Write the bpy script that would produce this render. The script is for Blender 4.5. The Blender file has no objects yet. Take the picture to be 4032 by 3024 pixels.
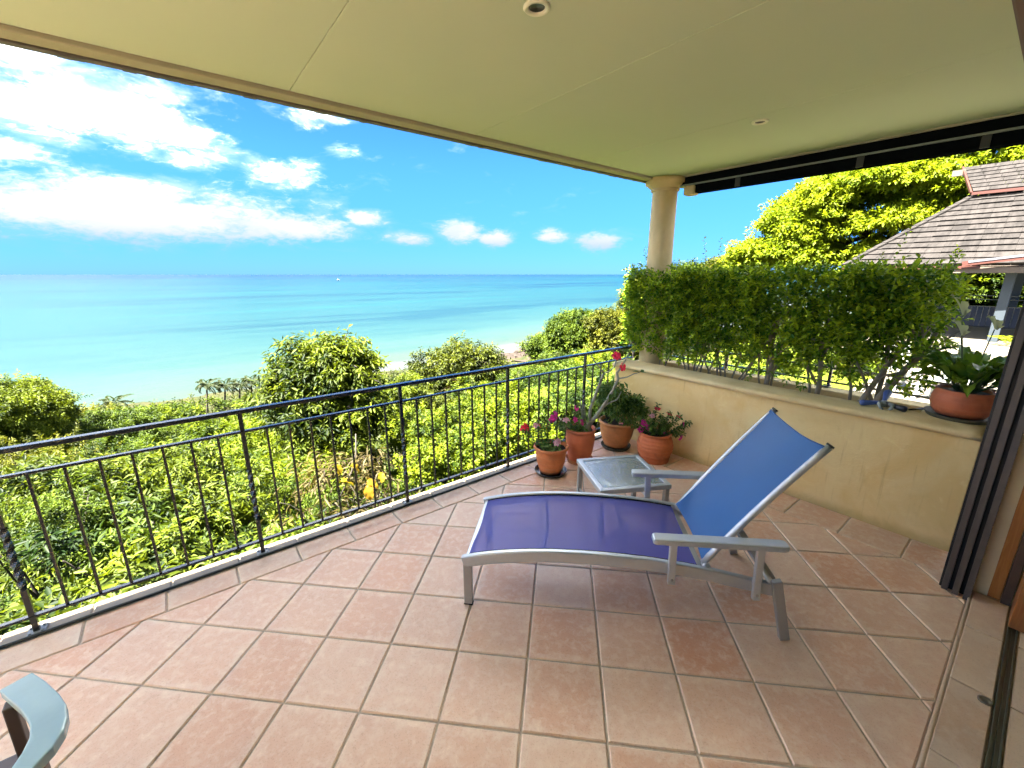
import bpy, math, random
import numpy as np
from math import sin, cos, pi, radians, sqrt, atan2
from mathutils import Vector, Matrix

SC = bpy.context.scene
COL = SC.collection
random.seed(7)
RNG = np.random.default_rng(11)

# ------------------------------------------------------------------ camera
EYE = 1.772
cam_d = bpy.data.cameras.new('camera')
cam = bpy.data.objects.new('camera', cam_d)
COL.objects.link(cam)
cam.location = (0, 0, EYE)
cam.rotation_euler = (radians(90 - 14.559), 0, radians(-38.234))
cam_d.sensor_width = 36
cam_d.lens = 14.843
cam_d.clip_start = 0.02
cam_d.clip_end = 120000
SC.camera = cam

# ------------------------------------------------------------------ view
SC.render.engine = 'CYCLES'
SC.view_settings.view_transform = 'Standard'
SC.view_settings.look = 'None'
SC.view_settings.exposure = 5.3
SC.view_settings.gamma = 1
SC.view_settings.use_curve_mapping = False
SC.cycles.max_bounces = 8
SC.cycles.diffuse_bounces = 5
SC.cycles.transparent_max_bounces = 10
SC.cycles.use_adaptive_sampling = True
SC.cycles.adaptive_threshold = 0.03
SC.cycles.transmission_bounces = 5
SC.cycles.glossy_bounces = 3
SC.cycles.use_denoising = True
SC.cycles.caustics_refractive = False
SC.cycles.caustics_reflective = False

SUN_DIR = Vector((-0.47, 0.008, 0.88)).normalized()   # towards the sun


# ------------------------------------------------------------------ node helper
class X:
    """tiny expression wrapper round a node socket"""
    def __init__(s, nt, so): s.nt, s.so = nt, so
    def _m(s, op, *a, clamp=False):
        n = s.nt.nodes.new('ShaderNodeMath'); n.operation = op; n.use_clamp = clamp
        for i, v in enumerate((s,) + a):
            if isinstance(v, X): s.nt.links.new(v.so, n.inputs[i])
            else: n.inputs[i].default_value = v
        return X(s.nt, n.outputs[0])
    def __add__(s, o): return s._m('ADD', o)
    def __sub__(s, o): return s._m('SUBTRACT', o)
    def __mul__(s, o): return s._m('MULTIPLY', o)
    def __truediv__(s, o): return s._m('DIVIDE', o)
    def __pow__(s, o): return s._m('POWER', o)
    __radd__ = __add__
    __rmul__ = __mul__
    def rsub(s, v): return s._m('MULTIPLY', -1.0) + v
    def abs(s): return s._m('ABSOLUTE')
    def max(s, o): return s._m('MAXIMUM', o)
    def min(s, o): return s._m('MINIMUM', o)
    def clamp(s): return s._m('ADD', 0.0, clamp=True)
    def step(s, a, b, t0=0.0, t1=1.0):
        n = s.nt.nodes.new('ShaderNodeMapRange'); n.interpolation_type = 'SMOOTHSTEP'
        s.nt.links.new(s.so, n.inputs['Value'])
        n.inputs['From Min'].default_value = a; n.inputs['From Max'].default_value = b
        n.inputs['To Min'].default_value = t0; n.inputs['To Max'].default_value = t1
        return X(s.nt, n.outputs['Result'])


def new_mat(name):
    m = bpy.data.materials.new(name); m.use_nodes = True
    nt = m.node_tree; nt.nodes.clear()
    out = nt.nodes.new('ShaderNodeOutputMaterial')
    return m, nt, out


def coord(nt, kind='Object'):
    n = nt.nodes.new('ShaderNodeTexCoord')
    return n.outputs[kind]


def mapping(nt, so, scale=(1, 1, 1), rot=(0, 0, 0), loc=(0, 0, 0)):
    n = nt.nodes.new('ShaderNodeMapping')
    nt.links.new(so, n.inputs['Vector'])
    n.inputs['Scale'].default_value = scale; n.inputs['Rotation'].default_value = rot; n.inputs['Location'].default_value = loc
    return n.outputs[0]


def noise(nt, so, scale=5, detail=4, rough=0.55, dist=0.0, out='Fac'):
    n = nt.nodes.new('ShaderNodeTexNoise')
    nt.links.new(so, n.inputs['Vector'])
    n.inputs['Scale'].default_value = scale; n.inputs['Detail'].default_value = detail
    n.inputs['Roughness'].default_value = rough; n.inputs['Distortion'].default_value = dist
    return X(nt, n.outputs[out])


def mix(nt, fac, a, b, mode='MIX'):
    n = nt.nodes.new('ShaderNodeMix'); n.data_type = 'RGBA'; n.blend_type = mode
    ins = [n.inputs[0], n.inputs[6], n.inputs[7]]
    for i, v in zip(ins, (fac, a, b)):
        if isinstance(v, X): nt.links.new(v.so, i)
        elif isinstance(v, bpy.types.NodeSocket): nt.links.new(v, i)
        elif isinstance(v, (int, float)): i.default_value = v
        else: i.default_value = (*v, 1) if len(v) == 3 else v
    return n.outputs[2]


def setin(nt, node, name, v):
    i = node.inputs[name]
    if isinstance(v, X): nt.links.new(v.so, i)
    elif isinstance(v, bpy.types.NodeSocket): nt.links.new(v, i)
    elif isinstance(v, (tuple, list)) and len(v) == 3 and i.type == 'RGBA': i.default_value = (*v, 1)
    else: i.default_value = v


def principled(nt, **kw):
    p = nt.nodes.new('ShaderNodeBsdfPrincipled')
    for k, v in kw.items():
        setin(nt, p, k.replace('_', ' '), v)
    return p


def bump(nt, h, strength=0.3, dist=0.01):
    b = nt.nodes.new('ShaderNodeBump')
    b.inputs['Strength'].default_value = strength; b.inputs['Distance'].default_value = dist
    nt.links.new(h.so, b.inputs['Height'])
    return b.outputs[0]


# ------------------------------------------------------------------ world
world = bpy.data.worlds.new('World')
SC.world = world
world.use_nodes = True
wn = world.node_tree; wn.nodes.clear()
w_out = wn.nodes.new('ShaderNodeOutputWorld')
sky = wn.nodes.new('ShaderNodeTexSky')
sky.sky_type = 'NISHITA'; sky.sun_disc = False
sky.sun_elevation = math.asin(SUN_DIR.z)
sky.sun_rotation = atan2(SUN_DIR.x, SUN_DIR.y)
sky.altitude = 30; sky.air_density = 1.0; sky.dust_density = 0.1; sky.ozone_density = 3.0
SKY_STRENGTH = 0.05
bg = wn.nodes.new('ShaderNodeBackground'); bg.inputs['Strength'].default_value = SKY_STRENGTH

gv = wn.nodes.new('ShaderNodeTexCoord').outputs['Generated']
sp = wn.nodes.new('ShaderNodeSeparateXYZ'); wn.links.new(gv, sp.inputs[0])
dx, dy, dz = (X(wn, sp.outputs[i]) for i in range(3))
az = dx._m('ARCTAN2', dy) * (180 / pi)
el = dz._m('ARCSINE') * (180 / pi)
wn.links.new(mix(wn, 1.0, sky.outputs[0], mix(wn, el.step(0.0, 14.0), (0.020, 0.057, 0.158), (0.037, 0.097, 0.162)), 'MULTIPLY'), bg.inputs['Color'])
# cloud banks: (azimuth, elevation, half width, half height, weight), degrees
BANKS = [(-2.5, 13.9, 9.5, 3.0, .80), (-10, 17.6, 9, 2.6, .70), (-2, 5.9, 17, 3.0, .95), (11.6, 5.1, 9, 2.1, .88), (-11, 9.6, 6, 1.5, .65),
         (20.2, 6.4, 2.8, 1.1, .85), (12.6, 10.6, 5, 1.9, .58), (4.3, 11.2, 3.6, 1.2, .55), (15.8, 16.8, 4, 1.6, .55),
         (18.4, 13.6, 2.6, 0.8, .36), (31.4, 5.2, 2.9, 1.5, .98), (25.5, 4.2, 3.2, 1.1, .78), (36.3, 4.2, 2.8, 1.2, .9),
         (43.0, 4.7, 2.2, 1.0, .82), (49.8, 4.0, 3.2, 1.4, .92), (-30, 12, 16, 6, .85), (-62, 12, 24, 7, .85), (-120, 14, 30, 6, .8), (150, 12, 30, 6, .8),
         (-25, 25, 30, 6, .75), (25, 36, 40, 8, .75), (-80, 40, 45, 12, .8), (170, 38, 60, 12, .8), (95, 30, 30, 8, .7)]  # banks beyond the view added as fill light for the terrace
bank = None
for a, e, sa, se, w in BANKS:
    da = ((az - a) / sa); de = ((el - e) / se)
    g = ((da * da + de * de) * -1.0)._m('EXPONENT') * w
    bank = g if bank is None else bank.max(g)
# perspective-stretched coordinates for the noise
inv = (dz.max(0.0) + 0.09)
cx = dx / inv; cy = dy / inv
cmb = wn.nodes.new('ShaderNodeCombineXYZ')
wn.links.new((az * 0.055).so, cmb.inputs[0]); wn.links.new((el * 0.13).so, cmb.inputs[1]); cmb.inputs[2].default_value = 3.3
n1 = noise(wn, cmb.outputs[0], 3.4, 9, 0.60, 0.35)
n2 = noise(wn, cmb.outputs[0], 1.1, 3, 0.5, 0.2)
n4 = noise(wn, cmb.outputs[0], 15.0, 7, 0.62, 0.5)
dens = bank * 1.08 + (n1 - 0.5) * 1.25 + (n4 - 0.5) * 0.85 + (n2 - 0.5) * 0.35
cmask = dens.step(0.26, 0.90) * el.step(0.6, 2.6)
wisp = (bank * 0.8 + (n1 - 0.5) * 1.2).step(0.10, 0.70) * 0.42 * el.step(0.6, 2.6)
cmask = cmask.max(wisp)
# greyer bases, bright tops
shade = (dens.step(0.5, 1.15) * el.step(2.2, 5.6)).clamp()
ccol = mix(wn, el.step(2.2, 5.6), (0.42, 0.62, 0.80), (1.0, 0.98, 0.93))
n3 = noise(wn, cmb.outputs[0], 2.3, 6, 0.6, 0.3)
ccol = mix(wn, n3.step(0.46, 0.68) * 0.55, ccol, (0.60, 0.76, 0.92))
bgc = wn.nodes.new('ShaderNodeBackground'); wn.links.new(el.step(5.0, 30.0, 0.029, 0.36).so, bgc.inputs['Strength'])  # clouds above the view made brighter for fill
wn.links.new(ccol, bgc.inputs['Color'])
mixs = wn.nodes.new('ShaderNodeMixShader')
wn.links.new(cmask.so, mixs.inputs[0]); wn.links.new(bg.outputs[0], mixs.inputs[1]); wn.links.new(bgc.outputs[0], mixs.inputs[2])
wn.links.new(mixs.outputs[0], w_out.inputs['Surface'])

# ------------------------------------------------------------------ sun
sun_d = bpy.data.lights.new('sun', 'SUN')
sun_d.energy = 2.0; sun_d.angle = radians(0.53); sun_d.color = (1.0, 0.95, 0.86)
sun = bpy.data.objects.new('sun', sun_d); COL.objects.link(sun)
sun.rotation_euler = SUN_DIR.to_track_quat('Z', 'Y').to_euler()

# ------------------------------------------------------------------ materials
M = {}


def simple(name, col, rough=0.5, metal=0.0, nscale=30, namp=0.08, bstr=0.0, spec=0.5, **kw):
    m, nt, out = new_mat(name)
    co = coord(nt)
    n = noise(nt, co, nscale, 4)
    c = mix(nt, n, tuple(max(0, x * (1 - namp * 1.6)) for x in col), tuple(min(1, x * (1 + namp * 1.6)) for x in col))
    p = principled(nt, Base_Color=c, Roughness=(n - 0.5) * 0.15 + rough, Metallic=metal, Specular_IOR_Level=spec, **kw)
    if bstr: nt.links.new(bump(nt, n, bstr, 0.004), p.inputs['Normal'])
    nt.links.new(p.outputs[0], out.inputs[0])
    M[name] = m
    return m


def tile_mat(name, c_lo, c_hi, c_edge, half=0.166):
    m, nt, out = new_mat(name)
    co = coord(nt)
    oi = nt.nodes.new('ShaderNodeObjectInfo')
    rnd = X(nt, oi.outputs['Random'])
    # shift the noise per tile
    cb = nt.nodes.new('ShaderNodeCombineXYZ'); nt.links.new((rnd * 37.0).so, cb.inputs[2])
    va = nt.nodes.new('ShaderNodeVectorMath'); va.operation = 'ADD'
    nt.links.new(co, va.inputs[0]); nt.links.new(cb.outputs[0], va.inputs[1])
    v = va.outputs[0]
    big = noise(nt, v, 5.5, 3, 0.6, 0.6)
    mid = noise(nt, v, 24, 5, 0.7, 0.3)
    fine = noise(nt, v, 150, 3, 0.7)
    s = nt.nodes.new('ShaderNodeSeparateXYZ'); nt.links.new(co, s.inputs[0])
    ex = X(nt, s.outputs[0]).abs().max(X(nt, s.outputs[1]).abs()) / half
    edge = (ex + (mid - 0.5) * 0.35 + (big - 0.5) * 0.3).step(0.72, 1.02)
    base = mix(nt, (big * 0.8 + rnd * 1.0 - 0.42).clamp(), c_lo, c_hi)
    chalk = ((rnd * 7.31)._m('FRACT') * 0.42)
    base = mix(nt, chalk * (big * 0.6 + 0.7), base, tuple(x * 0.97 for x in c_edge))
    base = mix(nt, mid.step(0.42, 0.66) * 0.5, base, c_edge)
    base = mix(nt, edge * 0.55, base, c_edge)
    grime = noise(nt, v, 11, 6, 0.75, 1.0)
    base = mix(nt, grime.step(0.56, 0.72) * 0.24, base, tuple(x * 0.70 for x in c_lo))
    base = mix(nt, fine.step(0.52, 0.72) * 0.42, base, tuple(x * 0.60 for x in c_lo))
    base = mix(nt, (mid * fine).step(0.30, 0.42) * 0.42, base, tuple(min(1, x * 1.25) for x in c_edge))
    p = principled(nt, Base_Color=base, Roughness=mid * 0.3 + 0.27, Specular_IOR_Level=0.5)
    nt.links.new(bump(nt, mid * 0.7 + fine * 0.3, 0.22, 0.004), p.inputs['Normal'])
    nt.links.new(p.outputs[0], out.inputs[0])
    M[name] = m


tile_mat('terracotta_tile', (0.66, 0.325, 0.185), (0.74, 0.465, 0.305), (0.80, 0.625, 0.455))
tile_mat('border_tile', (0.65, 0.345, 0.205), (0.70, 0.44, 0.285), (0.76, 0.61, 0.44))
tile_mat('threshold_tile', (0.60, 0.40, 0.26), (0.66, 0.47, 0.32), (0.70, 0.56, 0.42))
simple('grout', (0.47, 0.39, 0.30), 0.9, nscale=60, namp=0.2, bstr=0.3)
simple('edge_tile', (0.21, 0.165, 0.108), 0.55, nscale=14, namp=0.1)
simple('black_rubber', (0.018, 0.026, 0.028), 0.4, namp=0.2)
simple('concrete', (0.36, 0.33, 0.28), 0.9, nscale=9, namp=0.2, bstr=0.3)


def stucco(name, col, col2, stains=True):
    m, nt, out = new_mat(name)
    co = coord(nt)
    a = noise(nt, co, 1.7, 5, 0.6, 0.8)
    b = noise(nt, co, 9, 5, 0.65, 1.2)
    c = noise(nt, co, 85, 3, 0.6)
    base = mix(nt, a.step(0.35, 0.68), col, col2)
    base = mix(nt, b.step(0.52, 0.80) * 0.28, base, tuple(x * 0.80 for x in col))
    base = mix(nt, b.step(0.28, 0.45, 1, 0) * 0.3, base, tuple(min(1, x * 1.22) for x in col2))
    if stains:
        # rusty drip marks: thin, long streaks below the cap
        st = mapping(nt, co, (1, 9, 0.55))
        d = noise(nt, st, 3.1, 3, 0.6, 0.4)
        base = mix(nt, d.step(0.58, 0.78) * 0.34, base, (0.42, 0.245, 0.085))
        sz = nt.nodes.new('ShaderNodeSeparateXYZ'); nt.links.new(co, sz.inputs[0])
        low = (X(nt, sz.outputs[2]) + (b - 0.5) * 0.12).step(0.0, 0.09, 1, 0)
        base = mix(nt, low * 0.45, base, (0.40, 0.25, 0.08))
    p = principled(nt, Base_Color=base, Roughness=0.82, Specular_IOR_Level=0.25)
    nt.links.new(bump(nt, b * 0.75 + c * 0.25, 0.5, 0.012), p.inputs['Normal'])
    nt.links.new(p.outputs[0], out.inputs[0])
    M[name] = m


stucco('ochre_render', (0.82, 0.575, 0.235), (0.88, 0.68, 0.33))
stucco('cap_render', (0.70, 0.52, 0.25), (0.80, 0.64, 0.35), stains=False)
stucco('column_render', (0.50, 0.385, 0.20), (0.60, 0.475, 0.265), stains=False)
simple('cream_wall', (0.72, 0.64, 0.42), 0.8, nscale=12, namp=0.05)
simple('ceiling_paint', (0.495, 0.55, 0.40), 0.75, nscale=3, namp=0.02)
simple('ceiling_gap', (0.30, 0.28, 0.20), 0.9)
simple('cornice_paint', (0.34, 0.31, 0.22), 0.7, nscale=8, namp=0.06)
simple('fascia_dark', (0.10, 0.085, 0.075), 0.6, nscale=12, namp=0.2)
simple('beam_black', (0.0045, 0.0055, 0.007), 0.95, nscale=20, namp=0.2, spec=0.0)
simple('grey_green_strip', (0.17, 0.19, 0.165), 0.5)
simple('bracket_metal', (0.022, 0.022, 0.018), 0.6)
simple('light_ring', (0.72, 0.70, 0.56), 0.4)
simple('lamp_dark', (0.05, 0.05, 0.045), 0.3)
simple('lamp_glass', (0.55, 0.55, 0.5), 0.15, spec=0.8)
simple('rail_metal', (0.008, 0.0105, 0.0135), 0.24, nscale=40, namp=0.25, spec=0.8, Coat_Weight=0.25, Coat_Roughness=0.2)
simple('galv_plate', (0.20, 0.22, 0.23), 0.5, 0.3)
simple('silver_metal', (0.50, 0.525, 0.54), 0.36, 0.55, nscale=50, namp=0.05)
simple('silver_dull', (0.36, 0.36, 0.345), 0.42, 0.5, nscale=50, namp=0.05)
simple('black_plastic', (0.012, 0.012, 0.013), 0.25, spec=0.6)
simple('grey_arm_paint', (0.34, 0.50, 0.53), 0.22, nscale=14, namp=0.07, spec=0.75)
simple('brown_leg', (0.085, 0.06, 0.05), 0.4)
simple('door_brown', (0.075, 0.062, 0.055), 0.45, nscale=20, namp=0.15)
simple('gap_shade_black', (0.006, 0.006, 0.006), 0.6)
simple('head_brown', (0.10, 0.06, 0.038), 0.5, nscale=9, namp=0.2)
simple('track_metal', (0.22, 0.25, 0.22), 0.35, 0.7)
simple('latch_metal', (0.20, 0.17, 0.13), 0.4, 0.5)


def timber(name, a, b):
    m, nt, out = new_mat(name)
    v = mapping(nt, coord(nt), (14, 14, 1.0))
    n = noise(nt, v, 3, 6, 0.6, 1.5)
    p = principled(nt, Base_Color=mix(nt, n.step(0.3, 0.7), a, b), Roughness=0.35)
    nt.links.new(p.outputs[0], out.inputs[0]); M[name] = m


timber('orange_timber', (0.36, 0.135, 0.03), (0.46, 0.20, 0.05))
timber('door_timber', (0.30, 0.10, 0.03), (0.40, 0.16, 0.05))


def terracotta(name, col, dark, chalk=0.3, ring=0.0):
    m, nt, out = new_mat(name)
    co = coord(nt)
    n = noise(nt, co, 9, 5, 0.6, 0.4); f = noise(nt, co, 60, 3)
    z = mapping(nt, co, (0.6, 0.6, 22))
    w = noise(nt, z, 2.0, 3, 0.5, 0.3)
    base = mix(nt, n.step(0.35, 0.7), col, dark)
    base = mix(nt, w.step(0.5, 0.72) * chalk, base, (0.55, 0.33, 0.20))
    p = principled(nt, Base_Color=base, Roughness=0.62 , Specular_IOR_Level=0.35)
    nt.links.new(bump(nt, f * 0.4 + w * (0.6 + ring), 0.25 + ring, 0.004), p.inputs['Normal'])
    nt.links.new(p.outputs[0], out.inputs[0]); M[name] = m


terracotta('pot_orange', (0.6345, 0.2080, 0.0688), (0.4860, 0.1495, 0.0500))
terracotta('pot_red', (0.5805, 0.1625, 0.0750), (0.4860, 0.1365, 0.0625), 0.12)
terracotta('pot_weathered', (0.5400, 0.2210, 0.0813), (0.3645, 0.1690, 0.0625), 0.2)
terracotta('pot_ribbed', (0.6210, 0.1820, 0.0688), (0.4455, 0.1235, 0.0500), 0.25, 0.5)
terracotta('bowl_clay', (0.5400, 0.1495, 0.0625), (0.4050, 0.1105, 0.0500), 0.12)
simple('mossy_saucer', (0.10, 0.095, 0.06), 0.7, namp=0.3)
simple('potting_soil', (0.045, 0.032, 0.024), 0.95, nscale=70, namp=0.4, bstr=0.8)


def leaf_mat(name, dark, light, trans=0.30, rough=0.55, spec=0.16):
    m, nt, out = new_mat(name)
    at = nt.nodes.new('ShaderNodeAttribute'); at.attribute_name = 'tint'
    t = X(nt, at.outputs['Fac'])
    c = mix(nt, t, dark, light)
    p = principled(nt, Base_Color=c, Roughness=rough, Specular_IOR_Level=spec)
    tr = nt.nodes.new('ShaderNodeBsdfTranslucent')
    nt.links.new(mix(nt, 1.0, c, (1.5, 1.45, 0.7), 'MULTIPLY'), tr.inputs[0])
    ms = nt.nodes.new('ShaderNodeMixShader'); ms.inputs[0].default_value = trans
    nt.links.new(p.outputs[0], ms.inputs[1]); nt.links.new(tr.outputs[0], ms.inputs[2])
    nt.links.new(ms.outputs[0], out.inputs[0]); M[name] = m


leaf_mat('leaf_hedge', (0.0498, 0.1356, 0.0111), (0.4152, 0.5338, 0.0310), 0.30, 0.38)
leaf_mat('leaf_mango', (0.0064, 0.0171, 0.0018), (0.1120, 0.1435, 0.0079))
leaf_mat('leaf_bright', (0.0138, 0.0308, 0.0014), (0.1280, 0.1656, 0.0053))
leaf_mat('leaf_ochre', (0.0169, 0.0250, 0.0023), (0.1231, 0.1280, 0.0106))
leaf_mat('leaf_deep', (0.0075, 0.0202, 0.0030), (0.0350, 0.0589, 0.0060))
leaf_mat('leaf_mid', (0.0073, 0.0206, 0.0022), (0.0850, 0.1237, 0.0093))
leaf_mat('leaf_dry', (0.0268, 0.0192, 0.0086), (0.1116, 0.0920, 0.0360))
leaf_mat('leaf_rain', (0.092, 0.138, 0.007), (0.172, 0.208, 0.011), 0.48)
leaf_mat('leaf_palm', (0.0164, 0.0272, 0.0080), (0.0446, 0.0576, 0.0160))
leaf_mat('leaf_lily', (0.0585, 0.1430, 0.0192), (0.2700, 0.3920, 0.0455), 0.25, 0.3)
leaf_mat('leaf_pot', (0.0390, 0.0975, 0.0240), (0.1800, 0.2660, 0.0585), 0.22, 0.4)
leaf_mat('leaf_yellow', (0.22, 0.17, 0.010), (0.24, 0.135, 0.012), 0.4)
leaf_mat('petal_magenta', (0.62, 0.02, 0.32), (0.78, 0.07, 0.50), 0.3)
leaf_mat('petal_pink', (0.78, 0.28, 0.46), (0.88, 0.58, 0.68), 0.3)
leaf_mat('petal_red', (0.70, 0.015, 0.06), (0.82, 0.06, 0.15), 0.3)
leaf_mat('petal_white', (0.30, 0.32, 0.22), (0.45, 0.47, 0.36), 0.3)
leaf_mat('leaf_scrub', (0.0083, 0.0171, 0.0022), (0.0850, 0.1016, 0.0093))
simple('bark_pale', (0.27, 0.22, 0.16), 0.85, nscale=25, namp=0.25, bstr=0.5)
simple('bark_dark', (0.026, 0.020, 0.015), 0.9, nscale=20, namp=0.3, bstr=0.6)
simple('bark_sunlit', (0.050, 0.041, 0.030), 0.9, nscale=20, namp=0.25)
simple('stem_grey', (0.25, 0.245, 0.19), 0.6, nscale=40, namp=0.2)
simple('stem_green', (0.07, 0.11, 0.03), 0.5)


def fabric(name, col, see):
    m, nt, out = new_mat(name)
    co = coord(nt)
    n = noise(nt, co, 5, 3); f = noise(nt, mapping(nt, co, (1, 1, 1)), 420, 2)
    c = mix(nt, n, tuple(x * 0.88 for x in col), tuple(x * 1.12 for x in col))
    p = principled(nt, Base_Color=c, Roughness=0.5, Specular_IOR_Level=0.5, Sheen_Weight=0.1)
    nt.links.new(bump(nt, f, 0.25, 0.001), p.inputs['Normal'])
    tr = nt.nodes.new('ShaderNodeBsdfTranslucent'); tr.inputs[0].default_value = (*[min(1, x * 1.1) for x in col], 1)
    ms = nt.nodes.new('ShaderNodeMixShader'); ms.inputs[0].default_value = 0.3
    nt.links.new(p.outputs[0], ms.inputs[1]); nt.links.new(tr.outputs[0], ms.inputs[2])
    tp = nt.nodes.new('ShaderNodeBsdfTransparent')
    m2 = nt.nodes.new('ShaderNodeMixShader'); m2.inputs[0].default_value = see
    nt.links.new(ms.outputs[0], m2.inputs[1]); nt.links.new(tp.outputs[0], m2.inputs[2])
    nt.links.new(m2.outputs[0], out.inputs[0]); M[name] = m


fabric('sling_seat', (0.042, 0.062, 0.44), 0.20)  # same cloth as the back, its floor-lit purple put into the colour
fabric('sling_back', (0.020, 0.135, 0.40), 0.04)  # same cloth, brighter skylight on the raised back put into the colour


def glass_mat():
    m, nt, out = new_mat('pebbled_glass')
    co = coord(nt)
    v = nt.nodes.new('ShaderNodeTexVoronoi'); v.inputs['Scale'].default_value = 55
    nt.links.new(co, v.inputs['Vector']); v.feature = 'SMOOTH_F1'
    g = nt.nodes.new('ShaderNodeBsdfGlossy'); g.inputs['Roughness'].default_value = 0.10
    g.inputs[0].default_value = (0.9, 0.95, 0.95, 1)
    b = bump(nt, X(nt, v.outputs['Distance']), 0.5, 0.010)
    nt.links.new(b, g.inputs['Normal'])
    tp = nt.nodes.new('ShaderNodeBsdfTransparent'); tp.inputs[0].default_value = (0.78, 0.86, 0.84, 1)
    fr = nt.nodes.new('ShaderNodeFresnel'); fr.inputs[0].default_value = 1.75
    nt.links.new(b, fr.inputs['Normal'])
    df = nt.nodes.new('ShaderNodeBsdfDiffuse'); df.inputs[0].default_value = (0.62, 0.68, 0.68, 1)  # pale share stands in for the sky reflection on the glass
    m0 = nt.nodes.new('ShaderNodeMixShader'); m0.inputs[0].default_value = 0.30
    nt.links.new(tp.outputs[0], m0.inputs[1]); nt.links.new(df.outputs[0], m0.inputs[2])
    ms = nt.nodes.new('ShaderNodeMixShader')
    nt.links.new(((X(nt, fr.outputs[0]) * 1.2) + 0.10).clamp().so, ms.inputs[0])
    nt.links.new(m0.outputs[0], ms.inputs[1]); nt.links.new(g.outputs[0], ms.inputs[2])
    nt.links.new(ms.outputs[0], out.inputs[0]); M['pebbled_glass'] = m


glass_mat()


def sea_mat():
    m, nt, out = new_mat('sea_water')
    co = coord(nt)
    s = nt.nodes.new('ShaderNodeSeparateXYZ'); nt.links.new(co, s.inputs[0])
    u, n = X(nt, s.outputs[0]), X(nt, s.outputs[1])
    wob = noise(nt, co, 0.012, 4, 0.6)
    big = noise(nt, mapping(nt, co, (1, 1, 1), (0, 0, 0.5)), 0.0011, 4, 0.6, 0.6)
    band = noise(nt, mapping(nt, co, (0.35, 2.2, 1), (0, 0, 0.66)), 0.0016, 5, 0.62, 0.4)
    # distance offshore, metres (the coast runs obliquely, nearer on the left)
    d = ((n - 134.0) * 0.95 - u * 0.12 + (wob - 0.5) * 50.0).max(0.5)
    lg = d._m('LOGARITHM', 10.0)
    r = nt.nodes.new('ShaderNodeValToRGB')
    nt.links.new((lg / 4.2).so, r.inputs[0])
    e = r.color_ramp.elements
    stops = [(0.00, (0.0310, 0.0380, 0.0290)), (0.27, (0.0306, 0.0449, 0.0343)), (0.38, (0.0230, 0.0480, 0.0395)), (0.46, (0.0134, 0.0390, 0.0380)), (0.56, (0.0074, 0.0330, 0.0364)), (0.68, (0.0046, 0.0300, 0.0360)), (0.80, (0.0030, 0.0250, 0.0360)), (0.90, (0.0020, 0.0180, 0.0340)), (1.00, (0.0019, 0.0165, 0.0340))]
    e[0].position, e[0].color = stops[0][0], (*stops[0][1], 1)
    e[1].position, e[1].color = stops[-1][0], (*stops[-1][1], 1)
    for p_, c_ in stops[1:-1]:
        k = e.new(p_); k.color = (*c_, 1)
    base = mix(nt, (band.step(0.50, 0.66) * d.step(30, 200)) * 0.75, r.outputs[0], (0.0020, 0.0172, 0.0336))  # darker blue bands: cloud shadows painted into the water
    base = mix(nt, (big.step(0.5, 0.7) * d.step(200, 700)) * 0.7, base, (0.0014, 0.035, 0.0376))
    st2 = noise(nt, mapping(nt, co, (0.16, 1.0, 1), (0, 0, 0.62)), 0.011, 6, 0.68, 0.5)
    st3 = noise(nt, mapping(nt, co, (0.25, 1.0, 1), (0, 0, 0.55)), 0.05, 5, 0.7, 0.3)
    base = mix(nt, st2.step(0.46, 0.64) * d.step(25, 120) * 0.9, base, mix(nt, 1.0, base, (0.45, 0.66, 0.86), 'MULTIPLY'))
    base = mix(nt, st2.step(0.30, 0.44, 1, 0) * d.step(60, 300) * 0.85, base, mix(nt, 1.0, base, (1.0, 1.35, 1.16), 'MULTIPLY'))
    base = mix(nt, st3.step(0.48, 0.62) * 0.6, base, mix(nt, 1.0, base, (0.70, 0.84, 0.92), 'MULTIPLY'))
    surf = noise(nt, mapping(nt, co, (0.6, 2.0, 1), (0, 0, 0.35)), 0.35, 5, 0.65)
    base = mix(nt, surf.step(0.35, 0.75) * 0.35, base, mix(nt, 1.0, base, (0.72, 0.86, 0.92), 'MULTIPLY'))
    # surf along the shore
    foam = (wob * 1.2 + surf * 0.8 + d * -0.06).step(0.45, 0.95)
    base = mix(nt, foam * 0.45, base, (0.08, 0.084, 0.078))
    p = principled(nt, Base_Color=base, Roughness=0.42, Specular_IOR_Level=0.07)
    nt.links.new(bump(nt, surf, 0.35, 0.5), p.inputs['Normal'])
    nt.links.new(p.outputs[0], out.inputs[0]); M['sea_water'] = m


sea_mat()


def ground_mat(name, cols, scale=0.6):
    m, nt, out = new_mat(name)
    co = coord(nt)
    a = noise(nt, co, scale, 5, 0.65, 0.5); b = noise(nt, co, scale * 9, 5, 0.7)
    base = mix(nt, a.step(0.35, 0.65), cols[0], cols[1])
    base = mix(nt, b.step(0.5, 0.75) * 0.6, base, cols[2])
    p = principled(nt, Base_Color=base, Roughness=0.95, Specular_IOR_Level=0.15)
    nt.links.new(bump(nt, b, 0.8, 0.06), p.inputs['Normal'])
    nt.links.new(p.outputs[0], out.inputs[0]); M[name] = m


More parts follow.
